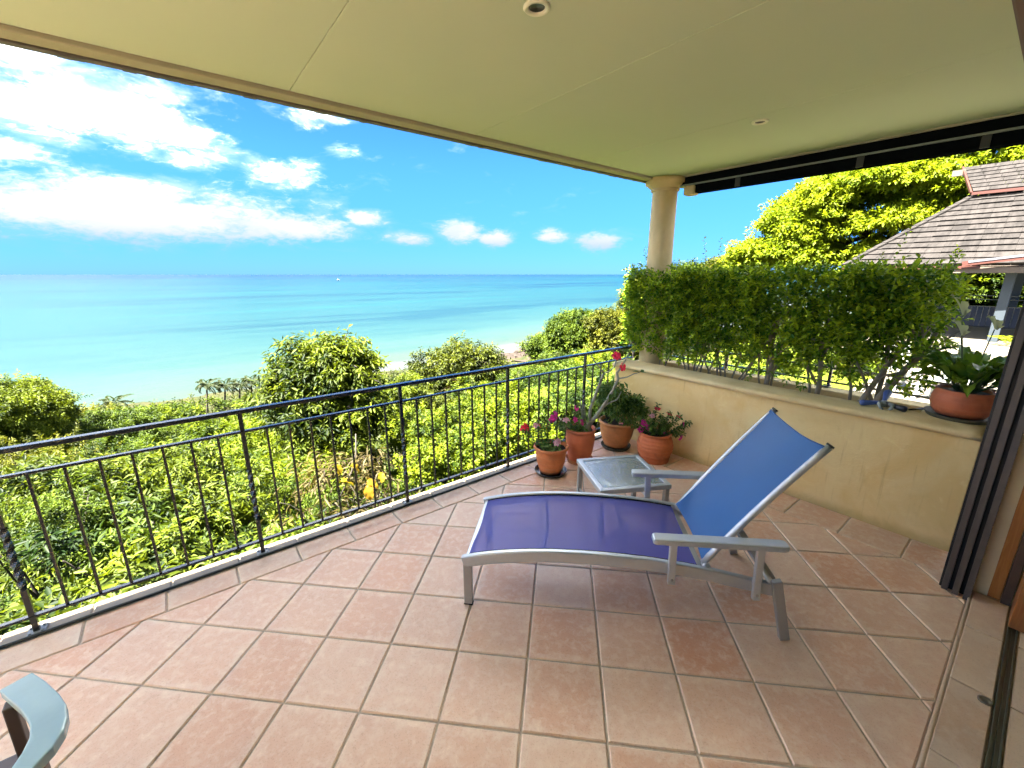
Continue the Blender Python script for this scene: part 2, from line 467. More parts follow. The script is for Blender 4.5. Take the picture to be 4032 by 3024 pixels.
ground_mat('hill_ground', ((0.0176, 0.0240, 0.0064), (0.0400, 0.0360, 0.0128), (0.0128, 0.0160, 0.0056)))
ground_mat('sand', ((0.040, 0.030, 0.021), (0.052, 0.041, 0.029), (0.030, 0.023, 0.016)), 0.1)
ground_mat('rock', ((0.0288, 0.0224, 0.0176), (0.0448, 0.0344, 0.0264), (0.0128, 0.0112, 0.0096)), 0.9)
ground_mat('lawn_grass', ((0.0760, 0.1024, 0.0048), (0.1000, 0.1200, 0.0064), (0.0560, 0.0800, 0.0048)), 0.5)
ground_mat('pale_paving', ((0.1040, 0.0920, 0.0680), (0.1200, 0.1040, 0.0800), (0.0840, 0.0736, 0.0544)), 0.4)
simple('pale_lavender_wall', (0.10, 0.098, 0.112), 0.8)


def shingle_mat():
    m, nt, out = new_mat('roof_shingle')
    co = coord(nt)
    oi = nt.nodes.new('ShaderNodeObjectInfo'); rnd = X(nt, oi.outputs['Random'])
    n = noise(nt, mapping(nt, co, (0.5, 2.6, 0.5)), 2.2, 5, 0.65, 0.4); f = noise(nt, co, 22, 4)
    base = mix(nt, (n * 0.86 + rnd * 0.14).step(0.3, 0.7), (0.0145, 0.0125, 0.011), (0.034, 0.0295, 0.0265))
    base = mix(nt, f.step(0.55, 0.8) * 0.5, base, (0.050, 0.046, 0.042))
    p = principled(nt, Base_Color=base, Roughness=0.9, Specular_IOR_Level=0.2)
    nt.links.new(bump(nt, f, 0.4, 0.01), p.inputs['Normal'])
    nt.links.new(p.outputs[0], out.inputs[0]); M['roof_shingle'] = m


shingle_mat()
simple('roof_red_trim', (0.060, 0.0165, 0.0095), 0.5)
simple('roof_soffit', (0.10, 0.075, 0.055), 0.8)
simple('post_bluegrey', (0.027, 0.037, 0.045), 0.55)
simple('white_plastic', (0.4, 0.4, 0.38), 0.4)
simple('ornament_blue', (0.09, 0.14, 0.40), 0.4)
simple('ornament_grey', (0.28, 0.31, 0.31), 0.5)
simple('ornament_dark', (0.015, 0.017, 0.025), 0.4)
simple('boat_white', (0.35, 0.35, 0.35), 0.5)
simple('boat_grey', (0.25, 0.27, 0.3), 0.5)

# ------------------------------------------------------------------ geometry helpers
def tag(o, label=None, cat=None, group=None, kind=None):
    if label: o['label'] = label
    if cat: o['category'] = cat
    if group: o['group'] = group
    if kind: o['kind'] = kind
    return o


def empty(name, loc=(0, 0, 0), rz=0.0):
    o = bpy.data.objects.new(name, None); COL.objects.link(o)
    o.location = loc; o.rotation_euler = (0, 0, rz); o.empty_display_size = 0.1
    return o


class MB:
    """collects primitives into one mesh"""
    def __init__(s): s.v, s.f = [], []
    def add(s, vs, fs):
        b = len(s.v); s.v += [tuple(v) for v in vs]; s.f += [tuple(i + b for i in f) for f in fs]
    def box(s, x0, x1, y0, y1, z0, z1):
        s.add([(x0, y0, z0), (x1, y0, z0), (x1, y1, z0), (x0, y1, z0), (x0, y0, z1), (x1, y0, z1), (x1, y1, z1), (x0, y1, z1)],
              [(0, 3, 2, 1), (4, 5, 6, 7), (0, 1, 5, 4), (1, 2, 6, 5), (2, 3, 7, 6), (3, 0, 4, 7)])
    def beam(s, p0, p1, w, h, up=(0, 0, 1), w1=None, h1=None):
        p0, p1 = Vector(p0), Vector(p1); a = (p1 - p0).normalized(); up = Vector(up)
        sd = a.cross(up).normalized(); u = sd.cross(a)
        w1 = w if w1 is None else w1; h1 = h if h1 is None else h1
        vs = []
        for p, ww, hh in ((p0, w, h), (p1, w1, h1)):
            for i, j in ((-1, -1), (1, -1), (1, 1), (-1, 1)): vs.append(p + sd * ww / 2 * i + u * hh / 2 * j)
        s.add(vs, [(0, 1, 2, 3), (7, 6, 5, 4), (0, 4, 5, 1), (1, 5, 6, 2), (2, 6, 7, 3), (3, 7, 4, 0)])
    def tube(s, pts, r, seg=8, cap=True):
        pts = [Vector(p) for p in pts]; n = len(pts)
        rs = r if isinstance(r, (list, tuple)) else [r] * n
        up = Vector((0, 0, 1)); vs = []
        prev = None
        for i, p in enumerate(pts):
            a = (pts[min(i + 1, n - 1)] - pts[max(i - 1, 0)]).normalized()
            if prev is None:
                sd = a.cross(up if abs(a.z) < .95 else Vector((1, 0, 0))).normalized()
            else:
                sd = (prev - a * prev.dot(a)).normalized()
            prev = sd; w = a.cross(sd)
            for k in range(seg):
                t = 2 * pi * k / seg; vs.append(p + (sd * cos(t) + w * sin(t)) * rs[i])
        fs = [(i * seg + k, i * seg + (k + 1) % seg, (i + 1) * seg + (k + 1) % seg, (i + 1) * seg + k) for i in range(n - 1) for k in range(seg)]
        if cap: fs += [tuple(range(seg))[::-1], tuple((n - 1) * seg + k for k in range(seg))]
        s.add(vs, fs)
    def lathe(s, prof, seg=32, c=(0, 0, 0), wob=0.0):
        n = len(prof); vs = []
        for r, z in prof:
            for k in range(seg):
                t = 2 * pi * k / seg
                vs.append((c[0] + r * cos(t), c[1] + r * sin(t), c[2] + z))
        fs = [(i * seg + k, i * seg + (k + 1) % seg, (i + 1) * seg + (k + 1) % seg, (i + 1) * seg + k) for i in range(n - 1) for k in range(seg)]
        if prof[0][0] > 1e-6: fs.append(tuple(range(seg))[::-1])
        s.add(vs, fs)
    def sweep(s, path, rect, up=(0, 0, 1)):
        """sweep a rectangle (w along side, h along up) along a path"""
        path = [Vector(p) for p in path]; n = len(path); vs = []
        for i, p in enumerate(path):
            a = (path[min(i + 1, n - 1)] - path[max(i - 1, 0)]).normalized()
            sd = a.cross(Vector(up)).normalized(); u = sd.cross(a)
            w, h = rect[i] if isinstance(rect, list) else rect
            for a_, b_ in ((-1, -1), (1, -1), (1, 1), (-1, 1)): vs.append(p + sd * w / 2 * a_ + u * h / 2 * b_)
        fs = [(i * 4 + k, i * 4 + (k + 1) % 4, (i + 1) * 4 + (k + 1) % 4, (i + 1) * 4 + k) for i in range(n - 1) for k in range(4)]
        fs += [(3, 2, 1, 0), tuple((n - 1) * 4 + k for k in range(4))]
        s.add(vs, fs)
    def build(s, name, mat, parent=None, smooth=False, bev=0.0, seg=2):
        me = bpy.data.meshes.new(name); me.from_pydata(s.v, [], s.f)
        import bmesh
        bm = bmesh.new(); bm.from_mesh(me); bmesh.ops.recalc_face_normals(bm, faces=bm.faces); bm.to_mesh(me); bm.free()
        me.materials.append(M[mat])
        o = bpy.data.objects.new(name, me); COL.objects.link(o)
        if parent: o.parent = parent
        if bev:
            b = o.modifiers.new('bevel', 'BEVEL'); b.width = bev; b.segments = seg; b.limit_method = 'ANGLE'; b.angle_limit = radians(40)
            b.harden_normals = False
        if smooth:
            me.polygons.foreach_set('use_smooth', [True] * len(me.polygons))
            if smooth != 'all': me.set_sharp_from_angle(angle=radians(42))
        return o


def inst(name, src, parent=None, loc=None, rz=None):
    o = bpy.data.objects.new(name, src.data); COL.objects.link(o)
    if parent: o.parent = parent
    for m_ in src.modifiers:
        b = o.modifiers.new(m_.name, m_.type)
        if m_.type == 'BEVEL': b.width = m_.width; b.segments = m_.segments; b.limit_method = 'ANGLE'; b.angle_limit = m_.angle_limit
    if loc is not None: o.location = loc
    if rz is not None: o.rotation_euler = (0, 0, rz)
    return o


def copy_tree(o, parent=None):
    c = o.copy(); COL.objects.link(c)
    if parent is not None: c.parent = parent
    for ch in list(o.children): copy_tree(ch, c)
    return c


def vnorm(a): return a / np.maximum(np.linalg.norm(a, axis=-1, keepdims=True), 1e-9)


def raw_mesh(name, V, F, mat, parent=None, tint=None, smooth=False):
    """V (n,3) F (m,k) numpy -> object"""
    me = bpy.data.meshes.new(name)
    k = F.shape[1]
    me.vertices.add(len(V)); me.vertices.foreach_set('co', V.astype(np.float32).ravel())
    me.loops.add(F.size); me.loops.foreach_set('vertex_index', F.astype(np.int32).ravel())
    me.polygons.add(len(F)); me.polygons.foreach_set('loop_start', np.arange(len(F), dtype=np.int32) * k)
    if tint is not None:
        at = me.attributes.new('tint', 'FLOAT', 'POINT'); at.data.foreach_set('value', tint.astype(np.float32))
    me.update(calc_edges=True); me.validate()
    if smooth: me.polygons.foreach_set('use_smooth', np.ones(len(F), bool))
    me.materials.append(M[mat])
    o = bpy.data.objects.new(name, me); COL.objects.link(o)
    if parent: o.parent = parent
    return o


def leaf_geo(P, A, ll, lw, tint, fold=0.25, droop=0.12):
    """P (N,3) bases, A (N,3) axes, ll/lw arrays -> V,F,T; two triangles folded along the midrib"""
    N = len(P); A = vnorm(A)
    ref = vnorm(np.stack([RNG.normal(0, .45, N), RNG.normal(0, .45, N), np.ones(N)], 1))
    S = vnorm(np.cross(A, ref)); Nn = np.cross(S, A)
    ll = np.broadcast_to(ll, (N,))[:, None]; lw = np.broadcast_to(lw, (N,))[:, None]
    mid = P + A * ll * 0.45
    V = np.empty((N, 4, 3))
    V[:, 0] = P
    V[:, 1] = mid + S * lw / 2 + Nn * lw * fold
    V[:, 2] = P + A * ll - Nn * ll * droop
    V[:, 3] = mid - S * lw / 2 + Nn * lw * fold
    b = np.arange(N)[:, None] * 4
    F = np.concatenate([b + [0, 2, 1], b + [0, 3, 2]], 0)
    return V.reshape(-1, 3), F, np.repeat(tint, 4)


def sprig_geo(P, D, L, n, ll, lw, droop=0.25, tip=0.25, spread=1.0, tvar=0.2, tbase=None):
    """leafy sprigs: n leaves alternately along each shoot; young tips lighter"""
    K = len(P); D = vnorm(D)
    ref = vnorm(RNG.normal(0, 1, (K, 3))); S = vnorm(np.cross(D, ref)); W = np.cross(D, S)
    L = np.broadcast_to(L, (K,)) * RNG.uniform(.7, 1.3, K)
    j = np.arange(n)
    t = (j + .5) / n
    ph = j * 2.4 + RNG.uniform(0, 6.28, K)[:, None]
    pos = P[:, None] + D[:, None] * (L[:, None] * t)[..., None]
    pos[..., 2] -= (droop * .35 * L[:, None] * t ** 2)
    ax = D[:, None] * (.45 + .5 * t)[None, :, None] + (S[:, None] * np.cos(ph)[..., None] + W[:, None] * np.sin(ph)[..., None]) * spread
    ax = vnorm(ax); ax[..., 2] -= droop
    if tbase is None: tbase = RNG.uniform(.15, .75, K)
    tn = np.clip(tbase[:, None] + (t - .5)[None] * tip * 2 * .6 + RNG.normal(0, tvar, (K, n)), 0, 1)
    sz = RNG.uniform(.7, 1.2, (K, n)).ravel()
    return leaf_geo(pos.reshape(-1, 3), ax.reshape(-1, 3), ll * sz, lw * sz, tn.ravel())


def join_geo(gs):
    Vs, Fs, Ts, b = [], [], [], 0
    for V, F, T in gs:
        Vs.append(V); Fs.append(F + b); Ts.append(T); b += len(V)
    return np.concatenate(Vs), np.concatenate(Fs), np.concatenate(Ts)


def lobe_sprigs(lobes, dens, L, up=0.35, inner=0.55, flat=None, per=6, cl=.30):
    """shoots gathered in twig clumps over the outer shell of ellipsoid lobes, with gaps between the clumps"""
    Ps, Ds, Ts = [], [], []
    for (cx_, cy_, cz_, rx, ry, rz) in lobes:
        area = (rx * ry + ry * rz + rx * rz) * 4.2
        K = max(2, int(dens * area / per))
        d = vnorm(RNG.normal(0, 1, (K, 3)))
        d = d[d[:, 2] > -0.75]
        K = len(d)
        r = RNG.uniform(inner, 1.0, K) ** .6
        r *= 1 + .12 * np.sin(d[:, 0] * 5 + cx_ * 3) * np.sin(d[:, 1] * 6 + cy_ * 2) + .08 * np.sin(d[:, 2] * 9 + d[:, 0] * 7)
        R_ = np.array([rx, ry, rz])
        # clump tint: young and old growth, with lit and shaded patches painted in
        lob = RNG.normal(0, .16)
        t = np.clip(RNG.choice([.10, .26, .45, .72, .88], K, p=[.22, .26, .22, .18, .12]) + lob + RNG.normal(0, .06, K), 0.02, .98)
        base = np.array([cx_, cy_, cz_]) + d * R_ * r[:, None]
        out = vnorm(d / R_)
        m = per
        P = np.repeat(base, m, 0) + RNG.normal(0, 1, (K * m, 3)) * L * cl * np.array([1, 1, .7])
        D = np.repeat(out, m, 0) + RNG.normal(0, .5, (K * m, 3)); D[:, 2] += up
        Ps.append(P); Ds.append(D); Ts.append(np.clip(np.repeat(t, m) + RNG.normal(0, .07, K * m), .01, .99))
    return np.concatenate(Ps), np.concatenate(Ds), np.concatenate(Ts)


def foliage(name, lobes, parent, mat, dens=60, L=.25, n=7, ll=.1, lw=.035, droop=.25, up=.35, inner=.5, tip=.25, spread=1.0):
    P, D, T = lobe_sprigs(lobes, dens, L, up, inner)
    V, F, tn = sprig_geo(P, D, L, n, ll, lw, droop, tip, spread, .14, T)
    return raw_mesh(name, V, F, mat, parent, tn)


def wiggle(p0, p1, k=5, amp=.06):
    p0, p1 = np.array(p0, float), np.array(p1, float); d = np.linalg.norm(p1 - p0)
    return [tuple(p0 + (p1 - p0) * t + RNG.normal(0, amp * d, 3) * sin(pi * t) * .6) for t in np.linspace(0, 1, k)]


def shrub(name, label, cat, base, lobes, mat, group=None, trunk_r=.05, bark='bark_dark', seg=6, limbs=True, **kw):
    """base and lobes in world coordinates; root at the base"""
    b = Vector(base); root = empty(name, b); tag(root, label, cat, group)
    loc = [(l[0] - b.x, l[1] - b.y, l[2] - b.z, *l[3:]) for l in lobes]
    foliage('crown', loc, root, mat, **kw)
    mb = MB()
    c = loc[0]
    for l in loc[:6] if limbs else loc[:1]:
        fork = (c[0] * .3, c[1] * .3, max(.15, c[2] * .45))
        mb.tube([(0, 0, -.3)] + wiggle((0, 0, 0), fork, 3) + wiggle(fork, (l[0], l[1], l[2]), 4)[1:], [trunk_r * 1.2, trunk_r, trunk_r * .9, trunk_r * .8, trunk_r * .6, trunk_r * .42, trunk_r * .25], seg)
    mb.build('trunk', bark, root, 'all')
    return root


def terr(u, n):
    """hill surface"""
    base = np.interp(n, [-40, 3, 5, 9, 15, 22, 30, 45, 60, 90, 128, 145, 170, 400], [0.2, -2.2, -2.7, -4.3, -6.4, -9.0, -11.8, -16.6, -21, -27.2, -29.3, -30.6, -33, -50])
    k = np.clip((u - 4.5) / 2.0, 0, 1) * np.clip((9.5 - n) / 4.5, 0, 1)
    k = k * k * (3 - 2 * k)
    z = base * (1 - k) + (-0.86 + 0 * u) * k
    return z

# ================================================================== SETTING
# ---- sea
mb = MB(); Rr = 60000
mb.add([(-Rr, 60, -30), (Rr, 60, -30), (Rr, Rr, -30), (-Rr, Rr, -30)], [(0, 1, 2, 3)])
tag(mb.build('sea', 'sea_water'), kind='structure')

# ---- hillside terrain
gx = np.concatenate([np.linspace(-90, -6, 24), np.linspace(-5, 40, 70), np.linspace(43, 420, 60)])
gy = np.concatenate([np.linspace(-40, 3.0, 12), np.linspace(3.6, 40, 50), np.linspace(42, 200, 60)])
U, N_ = np.meshgrid(gx, gy)
Z = terr(U, N_) + .12 * np.sin(U * .9) * np.sin(N_ * .8) * (N_ > 4)
Z = np.where((N_ > 95), Z + 1.3 * np.clip((N_ - 95) / 30, 0, 1) * np.sin(U * .11) * np.cos(U * .043 + 1), Z)
# beyond the point the coast falls back
coast = np.interp(U, [-90, -24, 60, 99, 128, 155, 175, 420], [150, 143, 136, 128, 146, 164, 110, 60])
Z = np.where(N_ > coast - 6, np.minimum(Z, -29.2 - (N_ - coast + 6) * .16), np.maximum(Z, -28.9 - 0 * U))
# clear the terrace footprint and the neighbour's paving
Z = np.where((U > -8) & (U < 4.6) & (N_ < 3.05), -2.0, Z)
V = np.stack([U.ravel(), N_.ravel(), Z.ravel()], 1)
nx, ny = len(gx), len(gy)
ii = (np.arange(ny - 1)[:, None] * nx + np.arange(nx - 1)[None]).ravel()
F = np.stack([ii, ii + 1, ii + nx + 1, ii + nx], 1)
tag(raw_mesh('hillside_terrain', V, F, 'hill_ground', smooth=True), kind='structure')

# ---- beach and rock shelf on the right
bm_ = MB()
bx = np.linspace(60, 160, 40)
rows = []
for k, dz_ in ((0, -28.6), (1, -29.1), (2, -29.75), (3, -30.4)):
    rows.append([(x, np.interp(x, [60, 99, 128, 155, 160], [132, 126, 145, 163, 165]) - 12 + k * 7 + 2.2 * sin(x * .9 + k) + 1.6 * sin(x * 2.3), dz_ + .25 * sin(x * 1.7 + k * 2)) for x in bx])
for k in range(3):
    for i in range(len(bx) - 1):
        bm_.add([rows[k][i], rows[k][i + 1], rows[k + 1][i + 1], rows[k + 1][i]], [(0, 1, 2, 3)])
tag(bm_.build('beach', 'sand', smooth='all'), kind='structure')

# ---- lawn and paving next door
mb = MB()
lx = np.linspace(5.5, 24, 22); ly = np.linspace(2.4, 9.5, 12)
for i in range(len(lx) - 1):
    for j in range(len(ly) - 1):
        q = [(lx[i], ly[j]), (lx[i + 1], ly[j]), (lx[i + 1], ly[j + 1]), (lx[i], ly[j + 1])]
        mb.add([(a, b, -.70 - .05 * max(0, b - 4) - .055 * max(0, b - 6) ** 2) for a, b in q], [(0, 1, 2, 3)])
tag(mb.build('lawn', 'lawn_grass'), kind='structure')
mb = MB(); mb.box(6.5, 31, -9, 2.35, -.9, -.60); tag(mb.build('neighbour_paving', 'pale_paving', bev=.01), kind='structure')
mb = MB(); mb.box(16.5, 31, 2.36, 4.6, -.9, -.60); tag(mb.build('neighbour_patio', 'pale_paving', bev=.01), kind='structure')

# ---- terrace slab and floor
U0 = -3.6
floor = MB(); floor.box(-6, 3.77, -.02, 2.985, -.32, -.0065)
floor = tag(floor.build('terrace_floor', 'grout'), kind='structure')

TP = 0.34


def clip_poly(poly, a, b, c):
    """keep a*x+b*y<=c"""
    out = []
    for i in range(len(poly)):
        p, q = poly[i], poly[(i + 1) % len(poly)]
        dp, dq = a * p[0] + b * p[1] - c, a * q[0] + b * q[1] - c
        if dp <= 0: out.append(p)
        if dp * dq < 0:
            t = dp / (dp - dq); out.append((p[0] + (q[0] - p[0]) * t, p[1] + (q[1] - p[1]) * t))
    return out


def inset(poly, d):
    n = len(poly); out = []
    for i in range(n):
        p, a, b = Vector(poly[i]), Vector(poly[i - 1]), Vector(poly[(i + 1) % n])
        e1 = (p - a).normalized(); e2 = (b - p).normalized()
        n1 = Vector((-e1.y, e1.x)); n2 = Vector((-e2.y, e2.x))
        k = n1 + n2; den = max(.35, k.length_squared / 2)
        out.append(tuple(p + k * (d / den)))
    return out


def poly_area(p): return .5 * sum(p[i][0] * p[(i + 1) % len(p)][1] - p[(i + 1) % len(p)][0] * p[i][1] for i in range(len(p)))


def tile_mesh(poly, h=.010, ch=.005):
    if poly_area(poly) < 0: poly = poly[::-1]
    n = len(poly); top = inset(poly, ch)
    vs = [(x, y, -h) for x, y in poly] + [(x, y, -ch * .8) for x, y in poly] + [(x, y, 0) for x, y in top]
    fs = [tuple(2 * n + i for i in range(n))]
    for i in range(n):
        j = (i + 1) % n
        fs += [(i, j, n + j, n + i), (n + i, n + j, 2 * n + j, 2 * n + i)]
    me = bpy.data.meshes.new('tile'); me.from_pydata(vs, [], fs)
    return me


def put_tile(name, me, mat, parent, loc, rz):
    if not me.materials: me.materials.append(M[mat])
    o = bpy.data.objects.new(name, me); COL.objects.link(o); o.parent = parent
    o.location = loc; o.rotation_euler = (random.uniform(-1, 1) * .0016, random.uniform(-1, 1) * .0016, rz)
    return o


G = .0045
hs = TP / 2 - G
full = tile_mesh([(-hs, -hs), (hs, -hs), (hs, hs), (-hs, hs)])
o_u, o_n = -0.379, 2.189
r2 = sqrt(.5)
NB, UB = 2.660, 3.435           # inner edges of the border rows
cnt = 0
for i in range(-14, 24):
    for j in range(-16, 14):
        # tile spanned by (i..i+1) along (.707,-.707) and (j..j+1) along (.707,.707)
        a, b = (i + .5) * TP, (j + .5) * TP
        cu, cn = o_u + (a + b) * r2, o_n + (b - a) * r2
        if cu < U0 or cu > UB + .3 or cn > NB + .3 or cn < -.3: continue
        poly = [(-hs, -hs), (hs, -hs), (hs, hs), (-hs, hs)]
        # local frame rotated -45deg: local x = (.707,-.707), y=(.707,.707)
        def lim(du, dn, c):   # du*u+dn*n<=c
            return (du * r2 - dn * r2, du * r2 + dn * r2, c - du * cu - dn * cn)
        p2_ = poly
        for du, dn, c in ((0, 1, NB - G), (1, 0, UB - G), (0, -1, .014)):
            p2_ = clip_poly(p2_, *lim(du, dn, c)) if p2_ else p2_
        if not p2_ or len(p2_) < 3 or abs(poly_area(p2_)) < .0004: continue
        whole = len(p2_) == 4 and abs(abs(poly_area(p2_)) - (2 * hs) ** 2) < 1e-6
        put_tile('floor_tile', full if whole else tile_mesh(p2_), 'terracotta_tile', floor, (cu, cn, random.uniform(-.0008, .0008)), -pi / 4)
        cnt += 1
# border row along the railing, and along the planter
hb = (2.855 - NB) / 2 - G
bt = tile_mesh([(-hs, -hb), (hs, -hb), (hs, hb), (-hs, hb)])
k = -11
u = 0.05 + TP * k
while u < 3.4:
    cu = u + TP / 2
    if cu + hs < 3.42:
        put_tile('border_tile', bt, 'border_tile', floor, (cu, NB + hb + G, random.uniform(-.0006, .0006)), 0)
    else:
        x1 = 3.425 - cu
        put_tile('border_tile', tile_mesh([(-hs, -hb), (x1, -hb), (x1, hb), (-hs, hb)]), 'border_tile', floor, (cu, NB + hb + G, 0), 0)
    u += TP
hw = (3.765 - UB) / 2 - .0055
wt = tile_mesh([(-hw, -hs), (hw, -hs), (hw, hs), (-hw, hs)])
n_ = .30 - TP
while n_ < 2.80:
    c_ = n_ + TP / 2
    lo = -hs if n_ > 0 else -hs
    hi = min(hs, 2.85 - c_)
    if c_ - hs < .0: lo = .015 - c_
    put_tile('border_tile', wt if (lo == -hs and hi == hs) else tile_mesh([(-hw, lo), (hw, lo), (hw, hi), (-hw, hi)]), 'border_tile', floor, (UB + hw + .005, c_, random.uniform(-.0006, .0006)), 0)
    n_ += TP
# outer edging tiles, open to the sky
he = (2.985 - 2.868) / 2 - .001
et = tile_mesh([(-hs, -he), (hs, -he), (hs, he), (-hs, he)], .012, .006)
u = 0.075 + TP * -11
while u < 3.75:
    hi = min(hs, 3.765 - u - TP / 2)
    if hi > -hs + .03:
        put_tile('edging_tile', et if hi == hs else tile_mesh([(-hs, -he), (hi, -he), (hi, he), (-hs, he)], .012, .006), 'edge_tile', floor, (u + TP / 2, 2.868 + he, .004), 0)
    u += TP
mb = MB()
mb.tube([(U0 + .1 * i, 2.8625 + .0016 * sin(i * .7), .007 + .001 * sin(i * 1.3)) for i in range(int((3.76 - U0) / .1) + 1)], .0085, 8)
tag(mb.build('black_hose', 'black_rubber', None, 'all'), 'thin black hose lying along the joint at the foot of the railing', 'hose')

# ---- doorway threshold and floor inside
step = MB(); step.box(-2.4, 3.325, -.172, -.021, -.3, .0185)
step = tag(step.build('door_threshold', 'grout'), kind='structure')
ht = (-.034 + .166) / 2
u = 2.935 - TP * 15.0
SP = .47
us = [3.32, 2.935, 2.468, 1.995, 1.52, 1.05, .58, .11, -.36]
for a, b in zip(us[:-1], us[1:]):
    h_ = (a - b) / 2 - .002
    put_tile('threshold_tile', tile_mesh([(-h_, -ht), (h_, -ht), (h_, ht), (-h_, ht)], .010, .004), 'threshold_tile', step, ((a + b) / 2, -.1, .03), 0)
mb = MB(); mb.tube([(-.36, -.027, .021), (3.32, -.027, .021)], .0095, 8); mb.build('step_nosing', 'threshold_tile', step, 'all')
mb = MB()
mb.box(-2.4, 3.3, -.206, -.1725, -.3, .020); mb.box(-2.4, 3.3, -.1765, -.1725, .0203, .034); mb.box(-2.4, 3.3, -.206, -.202, .0203, .034); mb.box(-2.4, 3.3, -.1905, -.188, .0203, .029)
mb.build('door_track', 'track_metal', step)
mb = MB()
mb.lathe([(.024, 0), (.024, .004), (.017, .005), (.015, .002), (.004, .0015), (0, .0015)], 14, (2.426, -.145, .0305)); mb.build('floor_latch', 'latch_metal', step, 'all')
room = MB(); room.box(-2.4, 3.3, -4.2, -.2065, -.3, .018)
room = tag(room.build('room_floor', 'grout'), kind='structure')
ri = tile_mesh([(-.2325, -.2325), (.2325, -.2325), (.2325, .2325), (-.2325, .2325)], .010, .004)
for i in range(6):
    for j in range(2):
        put_tile('room_tile', ri, 'threshold_tile', room, (2.476 + .236 - i * .473 + (.473 if i == 0 and False else 0), -.446 - j * .473, .029), 0)
put_tile('room_tile', ri, 'threshold_tile', room, (2.476 + .236 + .473, -.446, .029), 0)

# ---- ceiling of the veranda
CZ = 2.72
ceil = MB(); ceil.box(-3.8, 4.2, -4.3, 2.775, CZ + .012, CZ + .30)  # unseen left end cut short so more light reaches in
ceil = tag(ceil.build('veranda_ceiling', 'ceiling_gap'), kind='structure')
js = [-3.79, -2.86, -1.69, -.51, .66, 1.84, 3.005, 4.19]
for a, b in zip(js[:-1], js[1:]):
    mb = MB(); mb.box(a + .0018, b - .0018, -4.29, 2.762, CZ, CZ + .0115); mb.build('ceiling_panel', 'ceiling_paint', ceil, bev=.0015)
mb = MB(); mb.box(-3.8, 4.19, 2.7655, 2.86, CZ - .022, CZ + .0116); mb.build('cornice_strip', 'cornice_paint', ceil, bev=.006)
mb = MB(); mb.box(-3.8, 4.19, 2.8625, 2.905, CZ - .03, CZ + .29); mb.build('fascia_board', 'fascia_dark', ceil, bev=.003)
# small drips and flakes under the fascia lip
mb = MB()
for k in range(40):
    x = random.uniform(-1.2, 3.9); w = random.uniform(.01, .06)
    mb.box(x, x + w, 2.866, 2.902, CZ - .0302 - random.uniform(.001, .004), CZ - .0304)
o = mb.build('fascia_flakes', 'fascia_dark', ceil); o['kind'] = 'stuff'
mb = MB(); mb.box(-3.8, 4.6, -4.3, 2.97, CZ + .3015, CZ + .42); mb.build('roof_deck', 'fascia_dark', ceil)
mb = MB(); mb.box(4.173, 4.1985, .1, 2.56, CZ - .012, CZ - .0005); mb.build('edge_strip', 'cornice_paint', ceil, bev=.004)
# black beam at the end of the veranda
beam = empty('end_beam', (4.2, -.3, CZ)); tag(beam, 'black steel beam with a thin pale stripe closing the veranda end above the hedge', 'beam')
mb = MB(); mb.box(.0015, .10, .0, 2.92, -.078, .24); mb.build('upper_beam', 'beam_black', beam, bev=.004)
mb = MB(); mb.box(-.004, .10, .0, 2.92, -.092, -.0785); mb.build('pale_stripe', 'grey_green_strip', beam)
mb = MB(); mb.box(.006, .10, .0, 2.84, -.168, -.0925); mb.build('lower_beam', 'beam_black', beam, bev=.004)
for y in (2.315, 1.42, .78):
    mb = MB(); mb.box(-.001, .0058, y - .022, y + .022, -.170, -.0927); mb.build('bracket', 'bracket_metal', beam)
mb = MB(); mb.box(-.02, .09, 2.722, 2.838, -.185, -.0935); mb.build('end_bracket', 'column_render', beam, bev=.02)

# ---- downlights
def downlight(x, y, label):
    r = empty('downlight', (x, y, CZ)); tag(r, label, 'ceiling light', 'recessed lights in the veranda ceiling')
    mb = MB(); mb.lathe([(.050, 0.0), (.050, -.004), (.045, -.009), (.033, -.007), (.031, -.001), (.030, .010)], 32); mb.build('trim_ring', 'light_ring', r, 'all')
    mb = MB(); mb.lathe([(.0298, -.002), (.026, -.003), (.024, .004), (.022, .0085), (0, .0085)], 28); mb.build('baffle', 'lamp_dark', r, 'all')
    mb = MB(); mb.lathe([(.017, .0035), (.012, .001), (0, .0)], 20, (0, 0, .001)); mb.build('lamp', 'lamp_glass', r, 'all')
downlight(1.212, 1.392, 'round recessed downlight nearest the top edge of the photo')
downlight(3.13, 1.405, 'small recessed downlight farther along, toward the black beam')

# ---- planter wall
pl = empty('planter_wall', (3.77, 3.0, 0)); tag(pl, 'ochre rendered planter wall with a rounded cap along the end of the terrace', 'planter')
W = Vector((3.77, 3.0, 0))
def lbox(x0, x1, y0, y1, z0, z1):
    m_ = MB(); m_.box(x0 - W.x, x1 - W.x, y0 - W.y, y1 - W.y, z0, z1); return m_
